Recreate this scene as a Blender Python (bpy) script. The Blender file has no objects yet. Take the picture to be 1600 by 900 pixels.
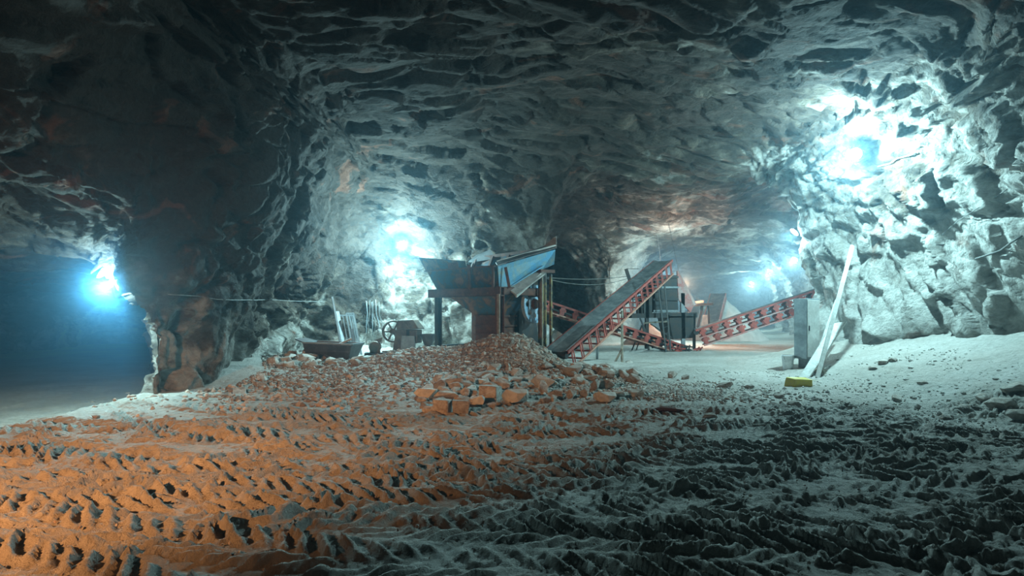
import bpy, bmesh, math, random
import numpy as np
from mathutils import Vector, Matrix, Euler
random.seed(7)
C = bpy.context.scene.collection
PI = math.pi
F_PX, CAM_Z, HOR = 889.0, 1.7, 490.0

# ------------------------------------------------------------------ helpers
def at(px, py, y):
    """photo pixel + distance in metres -> world point"""
    return Vector(((px - 800) / F_PX * y, y, CAM_Z - (py - HOR) / F_PX * y))

def tag(o, label=None, cat=None, group=None, kind=None):
    if label: o['label'] = label
    if cat: o['category'] = cat
    if group: o['group'] = group
    if kind: o['kind'] = kind
    return o

def empty(name, loc=(0, 0, 0), rz=0.0, label=None, cat=None, group=None):
    o = bpy.data.objects.new(name, None); C.objects.link(o)
    o.location = loc; o.rotation_euler = (0, 0, rz); o.empty_display_size = .2
    return tag(o, label, cat, group)

class MB:
    def __init__(s): s.v = []; s.f = []
    def add(s, vs, fs):
        n = len(s.v); s.v += [tuple(v) for v in vs]; s.f += [tuple(i + n for i in f) for f in fs]; return s
    def hexa(s, p):
        return s.add(p, [(0, 3, 2, 1), (4, 5, 6, 7), (0, 1, 5, 4), (1, 2, 6, 5), (2, 3, 7, 6), (3, 0, 4, 7)])
    def box(s, lo, hi):
        x0, y0, z0 = lo; x1, y1, z1 = hi
        return s.hexa([(x0, y0, z0), (x1, y0, z0), (x1, y1, z0), (x0, y1, z0), (x0, y0, z1), (x1, y0, z1), (x1, y1, z1), (x0, y1, z1)])
    def bar(s, a, b, w, h, up=(0, 0, 1)):
        a = Vector(a); b = Vector(b); d = (b - a).normalized(); up = Vector(up)
        if abs(d.dot(up)) > .97: up = Vector((0, 1, 0))
        r = d.cross(up).normalized() * w / 2; u = r.cross(d).normalized() * h / 2
        return s.hexa([a - r - u, a + r - u, a + r + u, a - r + u, b - r - u, b + r - u, b + r + u, b - r + u])
    def channel(s, a, b, w, h, t=.012, up=(0, 0, 1), side=1):
        """C-profile beam: web + two flanges"""
        a = Vector(a); b = Vector(b); d = (b - a).normalized(); up = Vector(up)
        if abs(d.dot(up)) > .97: up = Vector((0, 1, 0))
        r = d.cross(up).normalized(); u = r.cross(d).normalized()
        o = r * side * (w / 2 - t / 2)
        s.bar(a + o, b + o, t, h, up)
        for q in (-1, 1): s.bar(a + u * q * (h / 2 - t / 2), b + u * q * (h / 2 - t / 2), w, t, up)
        return s
    def tube(s, pts, r, n=8, cap=True):
        pts = [Vector(p) for p in pts]; rr = r if isinstance(r, (list, tuple)) else [r] * len(pts)
        base = len(s.v); prev = None
        for i, p in enumerate(pts):
            d = (pts[min(i + 1, len(pts) - 1)] - pts[max(i - 1, 0)]).normalized()
            up = Vector((0, 0, 1)) if abs(d.z) < .95 else Vector((1, 0, 0))
            if prev is not None: up = prev
            a = (up - d * up.dot(d)).normalized(); prev = a; b = d.cross(a)
            for k in range(n):
                t = 2 * PI * k / n
                s.v.append(tuple(p + (a * math.cos(t) + b * math.sin(t)) * rr[i]))
        for i in range(len(pts) - 1):
            for k in range(n):
                k2 = (k + 1) % n
                s.f.append((base + i * n + k, base + i * n + k2, base + (i + 1) * n + k2, base + (i + 1) * n + k))
        if cap:
            s.f.append(tuple(base + k for k in range(n))[::-1])
            e = base + (len(pts) - 1) * n; s.f.append(tuple(e + k for k in range(n)))
        return s
    def sheet(s, quad, t):
        """thin plate from a list of corner points (any count), thickness t"""
        q = [Vector(p) for p in quad]; n = (q[1] - q[0]).cross(q[2] - q[0]).normalized() * t / 2
        k = len(q)
        return s.add([p - n for p in q] + [p + n for p in q],
                     [tuple(range(k))[::-1], tuple(range(k, 2 * k))] + [(i, (i + 1) % k, k + (i + 1) % k, k + i) for i in range(k)])
    def lathe(s, prof, n=24, c=(0, 0, 0), axis='z'):
        base = len(s.v)
        for (r, h) in prof:
            for k in range(n):
                t = 2 * PI * k / n; a, b = r * math.cos(t), r * math.sin(t)
                p = (a, b, h) if axis == 'z' else ((h, a, b) if axis == 'x' else (a, h, b))
                s.v.append((p[0] + c[0], p[1] + c[1], p[2] + c[2]))
        for i in range(len(prof) - 1):
            for k in range(n):
                k2 = (k + 1) % n
                s.f.append((base + i * n + k, base + i * n + k2, base + (i + 1) * n + k2, base + (i + 1) * n + k))
        return s
    def build(s, name, mat, parent=None, smooth=False, bevel=0.0):
        me = bpy.data.meshes.new(name); me.from_pydata(s.v, [], s.f); me.validate(); 
        bm = bmesh.new(); bm.from_mesh(me); bmesh.ops.recalc_face_normals(bm, faces=bm.faces); bm.to_mesh(me); bm.free()
        if smooth:
            me.shade_smooth()
        me.materials.append(mat)
        o = bpy.data.objects.new(name, me); C.objects.link(o)
        if parent: o.parent = parent
        if bevel:
            m = o.modifiers.new('bevel', 'BEVEL'); m.width = bevel; m.segments = 2; m.limit_method = 'ANGLE'
        return o

def copy_tree(o, parent=None):
    c = o.copy(); C.objects.link(c); c.parent = parent
    for ch in list(o.children): copy_tree(ch, c)
    return c

# ------------------------------------------------------------------ numpy noise
def _hash(ix, iy, iz, seed):
    h = (ix.astype(np.int64) * 374761393 + iy.astype(np.int64) * 668265263 + iz.astype(np.int64) * 2147483647 + seed * 1274126177) & 0xffffffff
    h = ((h ^ (h >> 13)) * 1274126177) & 0xffffffff
    h = ((h ^ (h >> 16)) * 2246822519) & 0xffffffff
    return h ^ (h >> 15)
def _h01(h): return (h & 0xffff).astype(np.float32) / 65535.0

def vnoise(p, seed=0):
    """value noise -1..1 ; p (N,3)"""
    f = np.floor(p); i = f.astype(np.int64); t = (p - f).astype(np.float32); t = t * t * t * (t * (t * 6 - 15) + 10)
    r = 0
    for dx in (0, 1):
        wx = t[:, 0] if dx else 1 - t[:, 0]
        for dy in (0, 1):
            wy = t[:, 1] if dy else 1 - t[:, 1]
            for dz in (0, 1):
                wz = t[:, 2] if dz else 1 - t[:, 2]
                r = r + wx * wy * wz * _h01(_hash(i[:, 0] + dx, i[:, 1] + dy, i[:, 2] + dz, seed))
    return r * 2 - 1
def fbm(p, octv=4, seed=0, gain=.5, ridge=False):
    s = 0; a = 1.0; tot = 0
    for o in range(octv):
        n = vnoise(p * (2.03 ** o) + o * 17.3, seed + o)
        if ridge: n = 1 - 2 * np.abs(n)
        s = s + a * n; tot += a; a *= gain
    return s / tot
def facet(p, seed=0, k=1.0):
    """fractured-rock facets: nearest jittered cell, tilted plane per cell"""
    f = np.floor(p).astype(np.int64); N = len(p)
    d1 = np.full(N, 1e9, np.float32); d2 = d1.copy(); val = np.zeros(N, np.float32)
    for dx in (-1, 0, 1):
        for dy in (-1, 0, 1):
            for dz in (-1, 0, 1):
                ix, iy, iz = f[:, 0] + dx, f[:, 1] + dy, f[:, 2] + dz
                h = _hash(ix, iy, iz, seed); h2 = _hash(ix, iy, iz, seed + 91)
                c = np.stack([ix + (h & 1023) / 1023.0, iy + ((h >> 10) & 1023) / 1023.0, iz + ((h >> 20) & 1023) / 1023.0], 1)
                q = (p - c).astype(np.float32); d = (q * q).sum(1)
                n = np.stack([(h2 & 1023) / 511.5 - 1, ((h2 >> 10) & 1023) / 511.5 - 1, ((h2 >> 20) & 1023) / 511.5 - 1], 1).astype(np.float32)
                v = (q * n).sum(1) * k + n[:, 0] * .35
                m = d < d1
                d2 = np.where(m, d1, np.minimum(d2, d)); val = np.where(m, v, val); d1 = np.where(m, d, d1)
    e = np.clip((np.sqrt(d2) - np.sqrt(d1)) / .12, 0, 1)
    return val * (.35 + .65 * e) - .25 * (1 - e)
def sstep(a, b, x):
    t = np.clip((x - a) / (b - a), 0, 1); return t * t * (3 - 2 * t)

# ------------------------------------------------------------------ plan of the cavern
# floor outline, anticlockwise-ish loop (metres; photographer stands at 0,0 looking along +y)
PLAN = np.array([
    (9.4, -5), (9.8, 1), (10.3, 6), (11.0, 10), (11.4, 13), (11.2, 16.5), (10.9, 19.3), (11.6, 20.6), (14.2, 21.6), (17, 25), (18, 31),
    (19.5, 38), (22.5, 46), (28, 60), (33, 75), (22, 75), (17.5, 64), (13, 54), (9.4, 45), (7.6, 38.8), (6.3, 36.8), (5.7, 39), (6.2, 47), (1, 49), (-4, 44), (-8, 38), (-9, 32), (-5, 28.5), (0.2, 28),
    (1.3, 26.2), (1.1, 24.2), (-.8, 23.6), (-3.4, 24.2), (-6.2, 23.3), (-8.2, 22.2), (-8.9, 20), (-8.0, 17), (-7.0, 15), (-6.9, 13),
    (-7.4, 11.9), (-7.9, 12.7), (-9.1, 14.5), (-12.6, 20), (-18, 30), (-21, 42), (-30, 42), (-27, 25), (-20, 15), (-14.5, 10), (-11.5, 4), (-10.5, -5)])
def plan_dist(X, Y, P=PLAN):
    sh = X.shape; x = X.ravel(); y = Y.ravel(); d = np.full(x.shape, 1e9); inside = np.zeros(x.shape, bool)
    n = len(P)
    for i in range(n):
        ax, ay = P[i]; bx, by = P[(i + 1) % n]; ex, ey = bx - ax, by - ay
        t = np.clip(((x - ax) * ex + (y - ay) * ey) / (ex * ex + ey * ey), 0, 1)
        d = np.minimum(d, np.hypot(x - ax - t * ex, y - ay - t * ey))
        c = ((ay > y) != (by > y)) & (x < (bx - ax) * (y - ay) / (by - ay + 1e-12) + ax)
        inside ^= c
    return np.where(inside, d, -d).reshape(sh)
def roof(X, Y):
    H = 7.3 + .25 * np.sin(X * .5 + 1) + .2 * np.sin(Y * .45)
    H = H + .4 * sstep(6, 12, Y) - 1.1 * sstep(5, 0, Y)
    H = H - 1.3 * sstep(26, 35, Y) - .5 * sstep(35, 60, Y)             # far gallery is lower
    low = 2.9 + np.clip(12.0 - Y, 0, 20) * .56 + .1 * np.sin(X * 1.7)
    k = .5; hh = np.clip(.5 + .5 * (H - low) / k, 0, 1); sm = H * (1 - hh) + low * hh - k * hh * (1 - hh)
    left = leftmask(X, Y)
    return H * (1 - left) + sm * left
def leftmask(X, Y):
    return sstep(-5.2, -7.9, X)
WW, PP = 3.3, 2.5
def cav(D, H, Z, L):
    w = WW * (1 - L) + 1.3 * L
    a = np.maximum(0, 1 - D / w); b = np.maximum(0, Z) / H
    return (1 - (a ** PP + b ** PP) ** (1 / PP)) * 3.0

def spaced(lo, hi, base, near, far, grow):
    """grid lines: step `base` inside [near,far], growing outside"""
    g = [near]
    while g[-1] < far: g.append(g[-1] + base)
    s = base
    while g[-1] < hi: s *= grow; g.append(g[-1] + s)
    s = base
    while g[0] > lo: s *= grow; g.insert(0, g[0] - s)
    return np.array(g)

def surface_nets(gx, gy, gz, f):
    nx, ny, nz = f.shape
    S = f > 0
    cnt = np.zeros((nx - 1, ny - 1, nz - 1), np.int8)
    acc = np.zeros((nx - 1, ny - 1, nz - 1, 3), np.float32)
    G = (gx, gy, gz)
    for ax in range(3):
        a = [slice(None)] * 3; b = [slice(None)] * 3; a[ax] = slice(None, -1); b[ax] = slice(1, None)
        fa, fb = f[tuple(a)], f[tuple(b)]
        cross = (fa > 0) != (fb > 0)
        idx = np.argwhere(cross)
        va = fa[cross]; vb = fb[cross]; t = va / (va - vb)
        pos = np.zeros((len(idx), 3), np.float32)
        for k in range(3):
            pos[:, k] = G[k][idx[:, k]]
        pos[:, ax] += t * (G[ax][idx[:, ax] + 1] - G[ax][idx[:, ax]])
        o = [k for k in range(3) if k != ax]
        for d0 in (0, -1):
            for d1 in (0, -1):
                c = idx.copy(); c[:, o[0]] += d0; c[:, o[1]] += d1
                ok = (c >= 0).all(1) & (c[:, 0] < nx - 1) & (c[:, 1] < ny - 1) & (c[:, 2] < nz - 1)
                ci = tuple(c[ok].T)
                np.add.at(cnt, ci, 1); np.add.at(acc, ci, pos[ok])
    has = cnt > 0
    vid = np.full(cnt.shape, -1, np.int64); vid[has] = np.arange(has.sum())
    V = acc[has] / cnt[has][:, None]
    quads = []
    for ax in range(3):
        a = [slice(None)] * 3; b = [slice(None)] * 3; a[ax] = slice(None, -1); b[ax] = slice(1, None)
        fa, fb = f[tuple(a)], f[tuple(b)]
        cross = (fa > 0) != (fb > 0)
        idx = np.argwhere(cross); pos = (fa[cross] > 0)
        o = [k for k in range(3) if k != ax]
        if ax == 1: o = o[::-1]
        ok = (idx[:, o[0]] > 0) & (idx[:, o[1]] > 0) & (idx[:, o[0]] < f.shape[o[0]] - 1) & (idx[:, o[1]] < f.shape[o[1]] - 1)
        idx = idx[ok]; pos = pos[ok]
        def g(d0, d1):
            c = idx.copy(); c[:, o[0]] += d0; c[:, o[1]] += d1
            return vid[c[:, 0], c[:, 1], c[:, 2]]
        q = np.stack([g(-1, -1), g(0, -1), g(0, 0), g(-1, 0)], 1)
        q[pos] = q[pos][:, ::-1]          # normals look into the cavity
        quads.append(q)
    return V, np.concatenate(quads)

def vert_normals(V, Q):
    n = np.cross(V[Q[:, 2]] - V[Q[:, 0]], V[Q[:, 3]] - V[Q[:, 1]])
    N = np.zeros_like(V)
    for k in range(4): np.add.at(N, Q[:, k], n)
    return N / (np.linalg.norm(N, axis=1, keepdims=True) + 1e-9)

def subdivide(V, Q):
    E = np.concatenate([Q[:, [i, (i + 1) % 4]] for i in range(4)]); E.sort(1)
    key = E[:, 0] * len(V) + E[:, 1]
    u, inv = np.unique(key, return_inverse=True)
    ev = (V[u // len(V)] + V[u % len(V)]) / 2
    nE = len(V); fc = V[Q].mean(1); nF = nE + len(ev)
    n = len(Q); e = [nE + inv[i * n:(i + 1) * n] for i in range(4)]; c = nF + np.arange(n)
    NQ = np.concatenate([np.stack([Q[:, i], e[i], c, e[(i + 3) % 4]], 1) for i in range(4)])
    return np.concatenate([V, ev, fc]).astype(np.float32), NQ

def np_mesh(name, V, Q, mat, smooth=True):
    me = bpy.data.meshes.new(name)
    k = Q.shape[1]
    me.vertices.add(len(V)); me.vertices.foreach_set('co', V.astype(np.float32).ravel())
    me.loops.add(Q.size); me.loops.foreach_set('vertex_index', Q.astype(np.int32).ravel())
    me.polygons.add(len(Q)); me.polygons.foreach_set('loop_start', np.arange(0, Q.size, k, dtype=np.int32))
    me.polygons.foreach_set('use_smooth', np.full(len(Q), smooth))
    me.update(calc_edges=True)
    me.materials.append(mat)
    o = bpy.data.objects.new(name, me); C.objects.link(o)
    return o

def rock_disp(P, N):
    """outward relief of the blasted rock, metres, for surface points P with normals N"""
    P = P.astype(np.float64)
    up = np.clip(-N[:, 2], 0, 1)[:, None]                     # 1 on the roof
    # roof: layers dragged along a shallow diagonal; walls: steep diagonal cleavage
    a = math.radians(18); ca, sa = math.cos(a), math.sin(a)
    R = np.stack([(P[:, 0] * ca + P[:, 1] * sa) * .38, (-P[:, 0] * sa + P[:, 1] * ca) * 1.0, P[:, 2] * 1.2], 1)
    b = math.radians(35); cb, sb = math.cos(b), math.sin(b)
    W = np.stack([P[:, 0] * 1.1, (P[:, 1] * .86 - P[:, 2] * .5) * 1.15, (P[:, 1] * .5 + P[:, 2] * .86) * .45], 1)
    Q = R * up + W * (1 - up)
    warp = np.stack([fbm(P * .5, 2, 40), fbm(P * .5, 2, 41), fbm(P * .5, 2, 42)], 1)
    Qw = Q + warp * .40
    h = .55 * fbm(P * .28, 2, 1)
    h += (.42 - .20 * up[:, 0]) * facet(Qw * .60, 5, 1.0)
    h += .19 * facet(Qw * 1.5 + 9.1, 6, 1.1)
    h += .10 * fbm(Qw * 1.1, 3, 11, .55, ridge=True)
    near = np.clip(1.2 - P[:, 1] / 40, .25, 1)
    h += near * (.05 * facet(Qw * 3.4 + 3.3, 7, 1.2) + .03 * fbm(Qw * 4.5, 3, 14, .6, ridge=True))
    return h

# ------------------------------------------------------------------ materials
def nodes(name):
    m = bpy.data.materials.new(name); m.use_nodes = True; nt = m.node_tree; nt.nodes.clear()
    out = nt.nodes.new('ShaderNodeOutputMaterial'); bs = nt.nodes.new('ShaderNodeBsdfPrincipled')
    nt.links.new(bs.outputs[0], out.inputs[0]); return m, nt, bs, out
def N_(nt, t, **kw):
    n = nt.nodes.new(t)
    for k, v in kw.items():
        if k in n.inputs.keys(): n.inputs[k].default_value = v
        else: setattr(n, k, v)
    return n
def L_(nt, a, b): nt.links.new(a, b)
def ramp(nt, src, stops):
    r = nt.nodes.new('ShaderNodeValToRGB'); L_(nt, src, r.inputs[0]); e = r.color_ramp.elements
    while len(e) < len(stops): e.new(.5)
    for i, (p, c) in enumerate(stops):
        e[i].position = p; e[i].color = (*c, 1) if not isinstance(c, float) else (c, c, c, 1)
    return r.outputs[0]
def noise(nt, vec, scale, detail=4, rough=.55, dist=0.0):
    n = N_(nt, 'ShaderNodeTexNoise', Scale=scale, Detail=detail, Roughness=rough, Distortion=dist); L_(nt, vec, n.inputs['Vector']); return n
def mixc(nt, fac, a, b, mode='MIX'):
    m = nt.nodes.new('ShaderNodeMix'); m.data_type = 'RGBA'; m.blend_type = mode
    if isinstance(fac, float): m.inputs[0].default_value = fac
    else: L_(nt, fac, m.inputs[0])
    for i, c in ((6, a), (7, b)):
        if isinstance(c, tuple): m.inputs[i].default_value = (*c, 1)
        else: L_(nt, c, m.inputs[i])
    return m.outputs[2]
def math_(nt, op, a, b=None, clamp=False):
    m = nt.nodes.new('ShaderNodeMath'); m.operation = op; m.use_clamp = clamp
    for i, c in ((0, a), (1, b)):
        if c is None: continue
        if isinstance(c, (int, float)): m.inputs[i].default_value = c
        else: L_(nt, c, m.inputs[i])
    return m.outputs[0]

def mat_rock():
    m, nt, bs, out = nodes('cave_rock')
    geo = nt.nodes.new('ShaderNodeNewGeometry'); P = geo.outputs['Position']
    sep = nt.nodes.new('ShaderNodeSeparateXYZ'); L_(nt, P, sep.inputs[0])
    mp = N_(nt, 'ShaderNodeMapping'); L_(nt, P, mp.inputs[0]); mp.inputs['Scale'].default_value = (.55, 1.0, 1.0); mp.inputs['Rotation'].default_value = (0, math.radians(25), math.radians(18))
    V = mp.outputs[0]
    big = noise(nt, P, .33, 5, .6, .6).outputs[0]
    # pale dusty stone to the right, browner bare rock to the left, darkened further as painted shade
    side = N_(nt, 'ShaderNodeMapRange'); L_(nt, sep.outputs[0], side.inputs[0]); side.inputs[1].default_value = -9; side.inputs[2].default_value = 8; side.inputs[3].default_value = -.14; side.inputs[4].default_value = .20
    hi = N_(nt, 'ShaderNodeMapRange'); L_(nt, sep.outputs[2], hi.inputs[0]); hi.inputs[1].default_value = .5; hi.inputs[2].default_value = 7.5; hi.inputs[3].default_value = .15; hi.inputs[4].default_value = -.27  # dust-pale wall base; high rock and roof darkened, shade put into the colour
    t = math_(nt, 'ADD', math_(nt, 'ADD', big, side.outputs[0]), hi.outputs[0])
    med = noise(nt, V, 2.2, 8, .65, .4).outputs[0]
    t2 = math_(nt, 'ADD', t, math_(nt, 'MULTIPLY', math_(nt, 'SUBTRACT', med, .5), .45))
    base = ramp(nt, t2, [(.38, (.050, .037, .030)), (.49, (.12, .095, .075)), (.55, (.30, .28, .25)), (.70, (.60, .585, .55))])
    fine = noise(nt, V, 11, 6, .7).outputs[0]
    base = mixc(nt, .55, base, ramp(nt, fine, [(.3, (.45, .45, .45)), (.7, (1.25, 1.22, 1.18))]), 'MULTIPLY')
    rust = ramp(nt, noise(nt, V, .9, 4, .6, .8).outputs[0], [(.60, 0.0), (.68, 1.0)])
    base = mixc(nt, math_(nt, 'MULTIPLY', rust, .55), base, (.22, .085, .05))
    L_(nt, base, bs.inputs['Base Color']); bs.inputs['Roughness'].default_value = .85; bs.inputs['Specular IOR Level'].default_value = .2
    def fac(scale, seed):
        wv = noise(nt, V, scale * .8, 3, .5).outputs[1]
        ad = nt.nodes.new('ShaderNodeVectorMath'); ad.operation = 'MULTIPLY_ADD'; L_(nt, wv, ad.inputs[0]); ad.inputs[1].default_value = (.5 / scale,) * 3; L_(nt, V, ad.inputs[2])
        vo = N_(nt, 'ShaderNodeTexVoronoi', Scale=scale); L_(nt, ad.outputs[0], vo.inputs['Vector'])
        sb = nt.nodes.new('ShaderNodeVectorMath'); sb.operation = 'SUBTRACT'; L_(nt, ad.outputs[0], sb.inputs[0]); L_(nt, vo.outputs['Position'], sb.inputs[1])
        cs = nt.nodes.new('ShaderNodeVectorMath'); cs.operation = 'SUBTRACT'; L_(nt, vo.outputs['Color'], cs.inputs[0]); cs.inputs[1].default_value = (.5, .5, .5)
        dt = nt.nodes.new('ShaderNodeVectorMath'); dt.operation = 'DOT_PRODUCT'; L_(nt, sb.outputs[0], dt.inputs[0]); L_(nt, cs.outputs[0], dt.inputs[1])
        return dt.outputs['Value']
    h1 = noise(nt, V, 5.0, 12, .72, .25).outputs[0]
    hh = math_(nt, 'ADD', math_(nt, 'MULTIPLY', fac(2.6, 0), 1.5), math_(nt, 'MULTIPLY', fac(7.0, 1), 1.0))
    hh = math_(nt, 'ADD', hh, math_(nt, 'MULTIPLY', fac(19.0, 2), .6))
    hh = math_(nt, 'ADD', hh, math_(nt, 'MULTIPLY', h1, .24))
    bp = N_(nt, 'ShaderNodeBump', Strength=1.0, Distance=1.0); L_(nt, hh, bp.inputs['Height']); L_(nt, bp.outputs[0], bs.inputs['Normal'])
    return m
def mat_ground():
    m, nt, bs, out = nodes('dusty_ground')
    geo = nt.nodes.new('ShaderNodeNewGeometry'); P = geo.outputs['Position']
    n1 = noise(nt, P, .5, 5, .6, .3).outputs[0]; n2 = noise(nt, P, 9, 8, .7).outputs[0]
    base = ramp(nt, n1, [(.3, (.42, .39, .345)), (.7, (.64, .62, .58))])
    base = mixc(nt, .6, base, ramp(nt, n2, [(.3, (.55, .52, .5)), (.7, (1.2, 1.2, 1.2))]), 'MULTIPLY')
    L_(nt, base, bs.inputs['Base Color']); bs.inputs['Roughness'].default_value = .75; bs.inputs['Specular IOR Level'].default_value = .3
    n3 = noise(nt, P, 14, 10, .72, .2).outputs[0]; n4 = noise(nt, P, 60, 4, .6).outputs[0]
    hh = math_(nt, 'ADD', n3, math_(nt, 'MULTIPLY', n4, .25))
    bp = N_(nt, 'ShaderNodeBump', Strength=.9, Distance=.08); L_(nt, hh, bp.inputs['Height']); L_(nt, bp.outputs[0], bs.inputs['Normal'])
    return m
def mat_simple(name, col, rough=.6, metal=0.0, col2=None, scale=6, lo=.42, hi=.58, bump=.3, dist=.01, col3=None):
    m, nt, bs, out = nodes(name)
    tc = nt.nodes.new('ShaderNodeTexCoord'); V = tc.outputs['Object']
    if col2 is None: col2 = tuple(c * .6 for c in col)
    n1 = noise(nt, V, scale, 8, .65, .5).outputs[0]
    st = [(lo, col), (hi, col2)]
    if col3: st = [(lo, col), (hi, col2), (min(1, hi + .1), col3)]
    base = ramp(nt, n1, st)
    n2 = noise(nt, V, scale * 6, 6, .7).outputs[0]
    base = mixc(nt, .5, base, ramp(nt, n2, [(.3, (.6, .6, .6)), (.7, (1.25, 1.25, 1.25))]), 'MULTIPLY')
    L_(nt, base, bs.inputs['Base Color']); bs.inputs['Roughness'].default_value = rough; bs.inputs['Metallic'].default_value = metal
    bp = N_(nt, 'ShaderNodeBump', Strength=bump, Distance=dist); L_(nt, n2, bp.inputs['Height']); L_(nt, bp.outputs[0], bs.inputs['Normal'])
    return m
def mat_boulder(name, a, b, island=False):
    m, nt, bs, out = nodes(name)
    tc = nt.nodes.new('ShaderNodeTexCoord'); V = tc.outputs['Object']
    oi = nt.nodes.new('ShaderNodeObjectInfo' if not island else 'ShaderNodeNewGeometry'); RND = oi.outputs['Random' if not island else 'Random Per Island']
    ad = nt.nodes.new('ShaderNodeVectorMath'); L_(nt, V, ad.inputs[0]); cb = nt.nodes.new('ShaderNodeCombineXYZ')
    L_(nt, math_(nt, 'MULTIPLY', RND, 50.0), cb.inputs[0]); L_(nt, cb.outputs[0], ad.inputs[1]); V = ad.outputs[0]
    n = noise(nt, V, 1.6, 8, .65, .4).outputs[0]
    base = ramp(nt, n, [(.38, a), (.62, b)])
    vr = math_(nt, 'ADD', math_(nt, 'MULTIPLY', RND, .45 if not island else .9), .75 if not island else .5)
    cc = nt.nodes.new('ShaderNodeCombineXYZ'); [L_(nt, vr, cc.inputs[i]) for i in range(3)]
    base = mixc(nt, 1.0, base, cc.outputs[0], 'MULTIPLY')
    L_(nt, base, bs.inputs['Base Color']); bs.inputs['Roughness'].default_value = .8; bs.inputs['Specular IOR Level'].default_value = .3
    h = noise(nt, V, 4, 10, .7).outputs[0]
    bp = N_(nt, 'ShaderNodeBump', Strength=.7, Distance=.06); L_(nt, h, bp.inputs['Height']); L_(nt, bp.outputs[0], bs.inputs['Normal'])
    return m
def mat_emit(name, col, strength):
    m = bpy.data.materials.new(name); m.use_nodes = True; nt = m.node_tree; nt.nodes.clear()
    o = nt.nodes.new('ShaderNodeOutputMaterial'); e = nt.nodes.new('ShaderNodeEmission')
    e.inputs[0].default_value = (*col, 1); e.inputs[1].default_value = strength; L_(nt, e.outputs[0], o.inputs[0]); return m

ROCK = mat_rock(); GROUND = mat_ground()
M = dict(
    rust=mat_simple('rusty_steel', (.16, .055, .03), .7, .2, (.07, .03, .022), 5, .4, .62, col3=(.25, .10, .05)),
    rustblue=mat_simple('blue_paint_over_rust', (.012, .055, .10), .55, .1, (.045, .035, .035), 2.2, .40, .50, col3=(.20, .075, .035)),
    blue=mat_simple('chipped_light_blue_paint', (.10, .33, .54), .45, 0, (.18, .33, .40), 3, .4, .58, col3=(.30, .36, .33)),
    wheelblue=mat_simple('pale_blue_wheel_paint', (.22, .42, .60), .5, 0, (.42, .55, .66), 5, .4, .62),
    red=mat_simple('faded_red_paint', (.48, .085, .06), .6, 0, (.26, .05, .04), 4, .4, .6, col3=(.40, .17, .13)),
    pink=mat_simple('dusty_red_plate', (.55, .17, .15), .6, 0, (.52, .36, .34), 2.5, .42, .58),
    orange=mat_simple('dusty_orange_rail', (.62, .33, .24), .65, 0, (.50, .20, .14), 5, .42, .6),
    belt=mat_simple('dusty_rubber_belt', (.075, .085, .09), .75, 0, (.17, .18, .18), 3, .42, .62),
    dark=mat_simple('dark_steel', (.035, .042, .048), .55, .4, (.06, .05, .045), 4),
    grey=mat_simple('grey_painted_steel', (.30, .34, .36), .5, .1, (.22, .25, .27), 2),
    sheet=mat_simple('dusty_pale_sheet', (.50, .47, .43), .75, 0, (.33, .30, .28), 3),
    board=mat_simple('pale_board', (.60, .60, .57), .7, 0, (.48, .47, .44), 3),
    wood=mat_simple('weathered_wood', (.32, .27, .21), .8, 0, (.20, .16, .12), 6),
    trough=mat_simple('dull_dark_trough_steel', (.10, .085, .085), .6, .2, (.06, .05, .05), 3),
    castiron=mat_simple('brown_cast_iron', (.17, .12, .085), .65, .2, (.10, .08, .065), 5),
    yellow=mat_simple('yellow_plastic', (.72, .58, .05), .55, 0, (.62, .50, .10), 4),
    white=mat_simple('white_plastic', (.82, .84, .86), .5, 0, (.60, .62, .64), 3),
    wire=mat_simple('dusty_cable', (.20, .20, .19), .7),
    housing=mat_simple('lamp_housing_metal', (.25, .26, .27), .4, .6),
    glass=mat_emit('lit_lamp_glass', (.80, .96, 1.0), 60.0),
    warmglass=mat_emit('lit_warm_lamp_glass', (1.0, .55, .25), 60.0),
    stone=mat_boulder('broken_marble', (.36, .29, .24), (.64, .60, .55)),
    stone_pale=mat_boulder('broken_pale_marble', (.50, .48, .44), (.70, .68, .63)),
    gravel=mat_boulder('gravel_stone', (.30, .22, .17), (.50, .45, .40), True),
    gravel_pale=mat_boulder('pale_gravel_stone', (.36, .34, .30), (.60, .58, .54), True),
    tailings=mat_boulder('white_tailings', (.55, .55, .53), (.72, .72, .70)),
    yellowpaint=mat_simple('worn_yellow_post_paint', (.28, .20, .06), .6, 0, (.05, .045, .04), 3, .45, .52),
)

# ------------------------------------------------------------------ the rock shell
gx = spaced(-34, 36, .15, -11.5, 11.8, 1.05)
gy = spaced(-7, 78, .15, 3, 20, 1.025)
gz = np.arange(-1.2, 9.6, .15)
X2, Y2 = np.meshgrid(gx, gy, indexing='ij')
wob = fbm(np.stack([X2.ravel() * .45, Y2.ravel() * .45, np.zeros(X2.size)], 1), 3, 70).reshape(X2.shape)
D2 = plan_dist(X2, Y2) + .45 * wob * np.clip(Y2 / 10, 0, 1)
H2 = roof(X2, Y2)
fld = cav(D2[:, :, None], H2[:, :, None], gz[None, None, :], leftmask(X2, Y2)[:, :, None] * sstep(9, 11.5, Y2)[:, :, None]).astype(np.float32)
V, Q = surface_nets(gx, gy, gz, fld)
del fld
V, Q = subdivide(V, Q)
N = vert_normals(V, Q)
N0 = N.copy()
for _ in range(2):       # smooth the guiding normals
    S = np.zeros_like(N0)
    for k in range(4): np.add.at(S, Q[:, k], N0[Q].sum(1))
    N0 = S / (np.linalg.norm(S, axis=1, keepdims=True) + 1e-9)
V = V + N0 * rock_disp(V, N0)[:, None]
fcn = V[Q].mean(1); fnz = N0[Q][:, :, 2].mean(1)
roofm = (fnz < -.62)
right = (fcn[:, 0] > 8.6 + np.clip((fcn[:, 1] - 20) * .33, 0, 99)) 
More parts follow.
